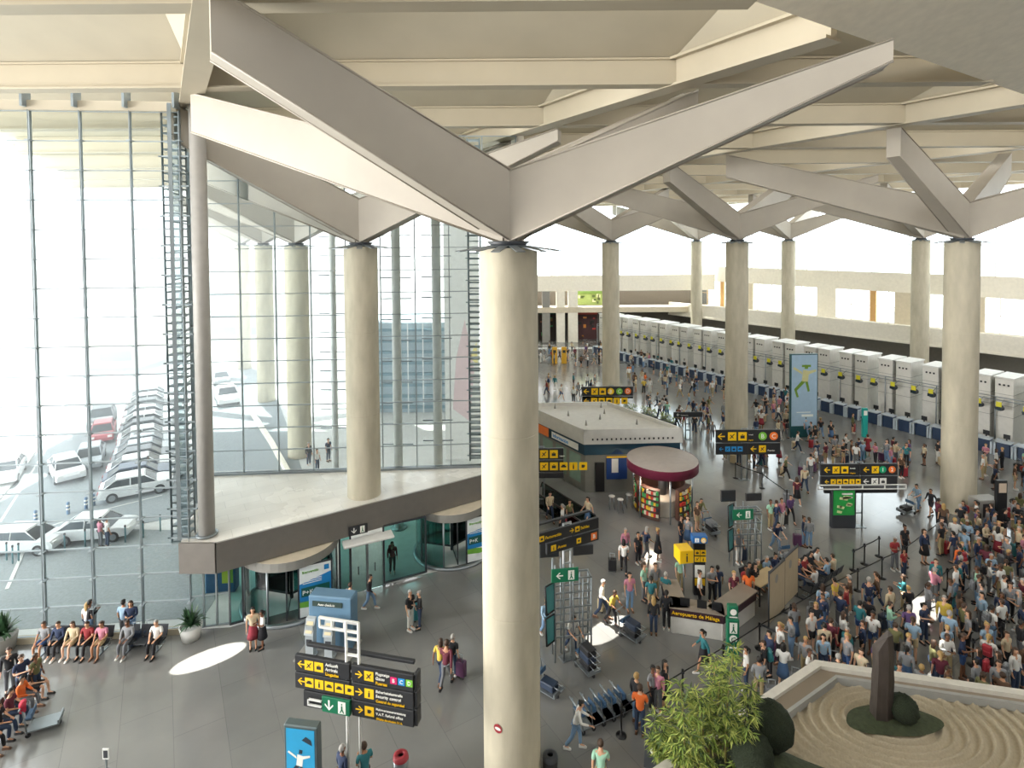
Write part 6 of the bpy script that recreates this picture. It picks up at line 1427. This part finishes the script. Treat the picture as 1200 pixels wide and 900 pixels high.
for i, (px, py) in enumerate(((372, 552), (362, 545), (385, 540))): p = G(px, py); person((p.x, p.y, -.03), 1, 'outside beyond the mezzanine glass', 'stand', ('white', 'black', 'navy')[i], 'dark jeans', group='people on the street')
# far buildings
def building(label, x, y, w, d_, h, col, nf, rz=0):
    t = thing('building', label, 'building', (x, y, -.03), rz); b = MB(); b.box(-w / 2, w / 2, 0, d_, 0, h); b.build('wall', mat('bld_' + col, col, .8), t)
    b = MB(); b.box(-w / 2 - .3, w / 2 + .3, -.3, d_ + .3, h, h + .4); b.build('roof', M_WHITE, t)
    for j in range(nf):
        n = max(2, int(w / 6))
        for i in range(n): xx = -w / 2 + w * (i + .5) / n; b = MB(); b.box(xx - w / n * .32, xx + w / n * .32, -.08, .05, h * (j + .3) / nf, h * (j + .75) / nf); b.build('window', mat('far_glass', '8f9aa0', .4), t)
    return t
for (px, py, w, d_, h, c, nf, lab) in ((20, 432, 34, 12, 6.5, 'd6cfc2', 2, 'pale low building beyond the kerb, at the frame edge'), (86, 410, 10, 10, 8, 'd9d4c8', 2, 'small pale block beside the road, next to the low building'), (140, 392, 34, 14, 9, 'dcdcd8', 3, 'faint white building straight down the street'), (284, 398, 13, 12, 12, 'd4d6d6', 4, 'white building seen beyond the mezzanine glass')):
    p = G(px, py); building(lab, p.x, p.y, w, d_, h, c, nf)
# teal louvred screen building beyond the mezzanine glass
a_ = DY(408, 500, 56); t = thing('louvre_building', 'blue-grey louvred car park screen behind the mezzanine glass', 'building', (a_.x - 0, 56, -.03)); Lb = 12.5
b = MB(); b.box(0, Lb, .4, 9, 0, 9); b.build('wall', mat('screen_blue', '9fb0b8', .7), t)
for k in range(8): b = MB(); b.box(-.1, Lb + .1, -.05, .25, .5 + k * 1.1, .75 + k * 1.1); b.build('louvre', mat('louvre', '6a8894', .5, .2), t)
for k in range(11): b = MB(); b.box(k * 1.5, k * 1.5 + .1, -.1, -.05, 0, 9); b.build('mullion', M_WHITE, t)
a_ = DY(522, 500, 44); t = thing('white_panel_wall', 'white wall with a faint painted pink and yellow reflection behind the mezzanine glass', 'wall', (a_.x, 44, -.03)); b = MB(); b.box(0, 2.7, 0, .4, 0, 20); b.build('panel', M_WHITE, t)
b = MB(); b.add([(.6, -.01, 4), (1.9, -.01, 3), (2.3, -.01, 7), (1.6, -.01, 11), (.9, -.01, 8)], [(0, 1, 2, 3, 4)], 0); b.add([(1.9, -.01, 8), (2.6, -.01, 7.4), (2.5, -.01, 9.2)], [(0, 1, 2)], 1); b.build('print', [mat('reflection_pink', 'd9c2c4', .7), mat('reflection_yellow', 'e3d79a', .7)], t)  # pinkish reflection imitated by flat coloured patches on the white wall

# bright haze hanging over the street in the glare
hz = MB(); hz.prism([(-260, 27), (-23, 27), (-16, 34), (-3, 35), (-6.2, 100), (-6.2, 240), (-260, 240)], -.02, 22.0)
hm = bpy.data.materials.new('street_haze'); hm.use_nodes = True; hn = hm.node_tree; hn.nodes.clear(); ho = hn.nodes.new('ShaderNodeOutputMaterial'); hv = hn.nodes.new('ShaderNodeVolumeScatter')
hv.inputs['Density'].default_value = 0.013; hv.inputs['Anisotropy'].default_value = 0.0; hv.inputs['Color'].default_value = (1, 1, 1, 1); hn.links.new(hv.outputs[0], ho.inputs['Volume'])
tag(hz.build('street_haze', hm), 'bright haze over the street outside the glass', 'haze', kind='stuff')

# shop fronts under and on the far gallery
def shop(label, px0, px1, z0, z1, cols, sd):
    a, c = DY(px0, 380, Y3 + 2.6).x, DY(px1, 380, Y3 + 2.6).x; t = thing('shop_front', label, 'shop front', (a, Y3 + 2.7, z0)); wd = c - a; rr = random.Random(sd)
    b = MB(); b.box(0, wd, 0, .2, 0, z1 - z0); b.build('back_panel', mat('shop_' + cols[0], cols[0], .6), t)
    b = MB(); b.box(0, wd, -.15, 0, z1 - z0 - .6, z1 - z0); b.build('sign_band', mat('shop_' + cols[1], cols[1], .5), t)
    b = MB(); ms = [mat('shop_' + c_, c_, .5) for c_ in cols[2:]]
    for k in range(10): x = rr.uniform(.1, wd - .6); z = rr.uniform(.2, z1 - z0 - 1.2); b.box(x, x + rr.uniform(.3, .6), -.12, 0, z, z + rr.uniform(.2, .6), rr.randrange(len(ms)))
    b.build('display', ms, t)['kind'] = 'stuff'
shop('green-panelled shop front on the upper gallery of the far end wall', 676, 706, 5.95, 8.5, ('8a9c5a', '5f7a35', 'c9cfa0', '4c5b30'), 1)
shop('red shop display under the far gallery, next to the slim column', 676, 700, .0, 4.9, ('4a2a2a', 'a33a30', 'c8443a', 'd88a3a', '2d2622'), 2)
shop('dark shop with small orange and green displays under the far gallery, beside the near column', 632, 652, .0, 4.9, ('3a2f2a', '2d4a3a', 'c8643a', '3f8a50', '8a5a40'), 3)
for i, px in enumerate((650, 661)):
    p = G(px, 426); t = thing('yellow_totem', ('slim yellow totem in the farthest hall, beside the near column', 'slim yellow totem in the farthest hall, toward the slim column')[i], 'totem', (p.x, p.y, 0)); b = MB(); b.bbox(-.35, .35, -.12, .12, 0, 2.3, .03); b.build('body', mat('totem_yellow', 'd9a52c', .5), t); b = MB(); rect(b, -.2, .2, 1.5, 1.9, -.13, 0); b.build('emblem', SIGNM, t)
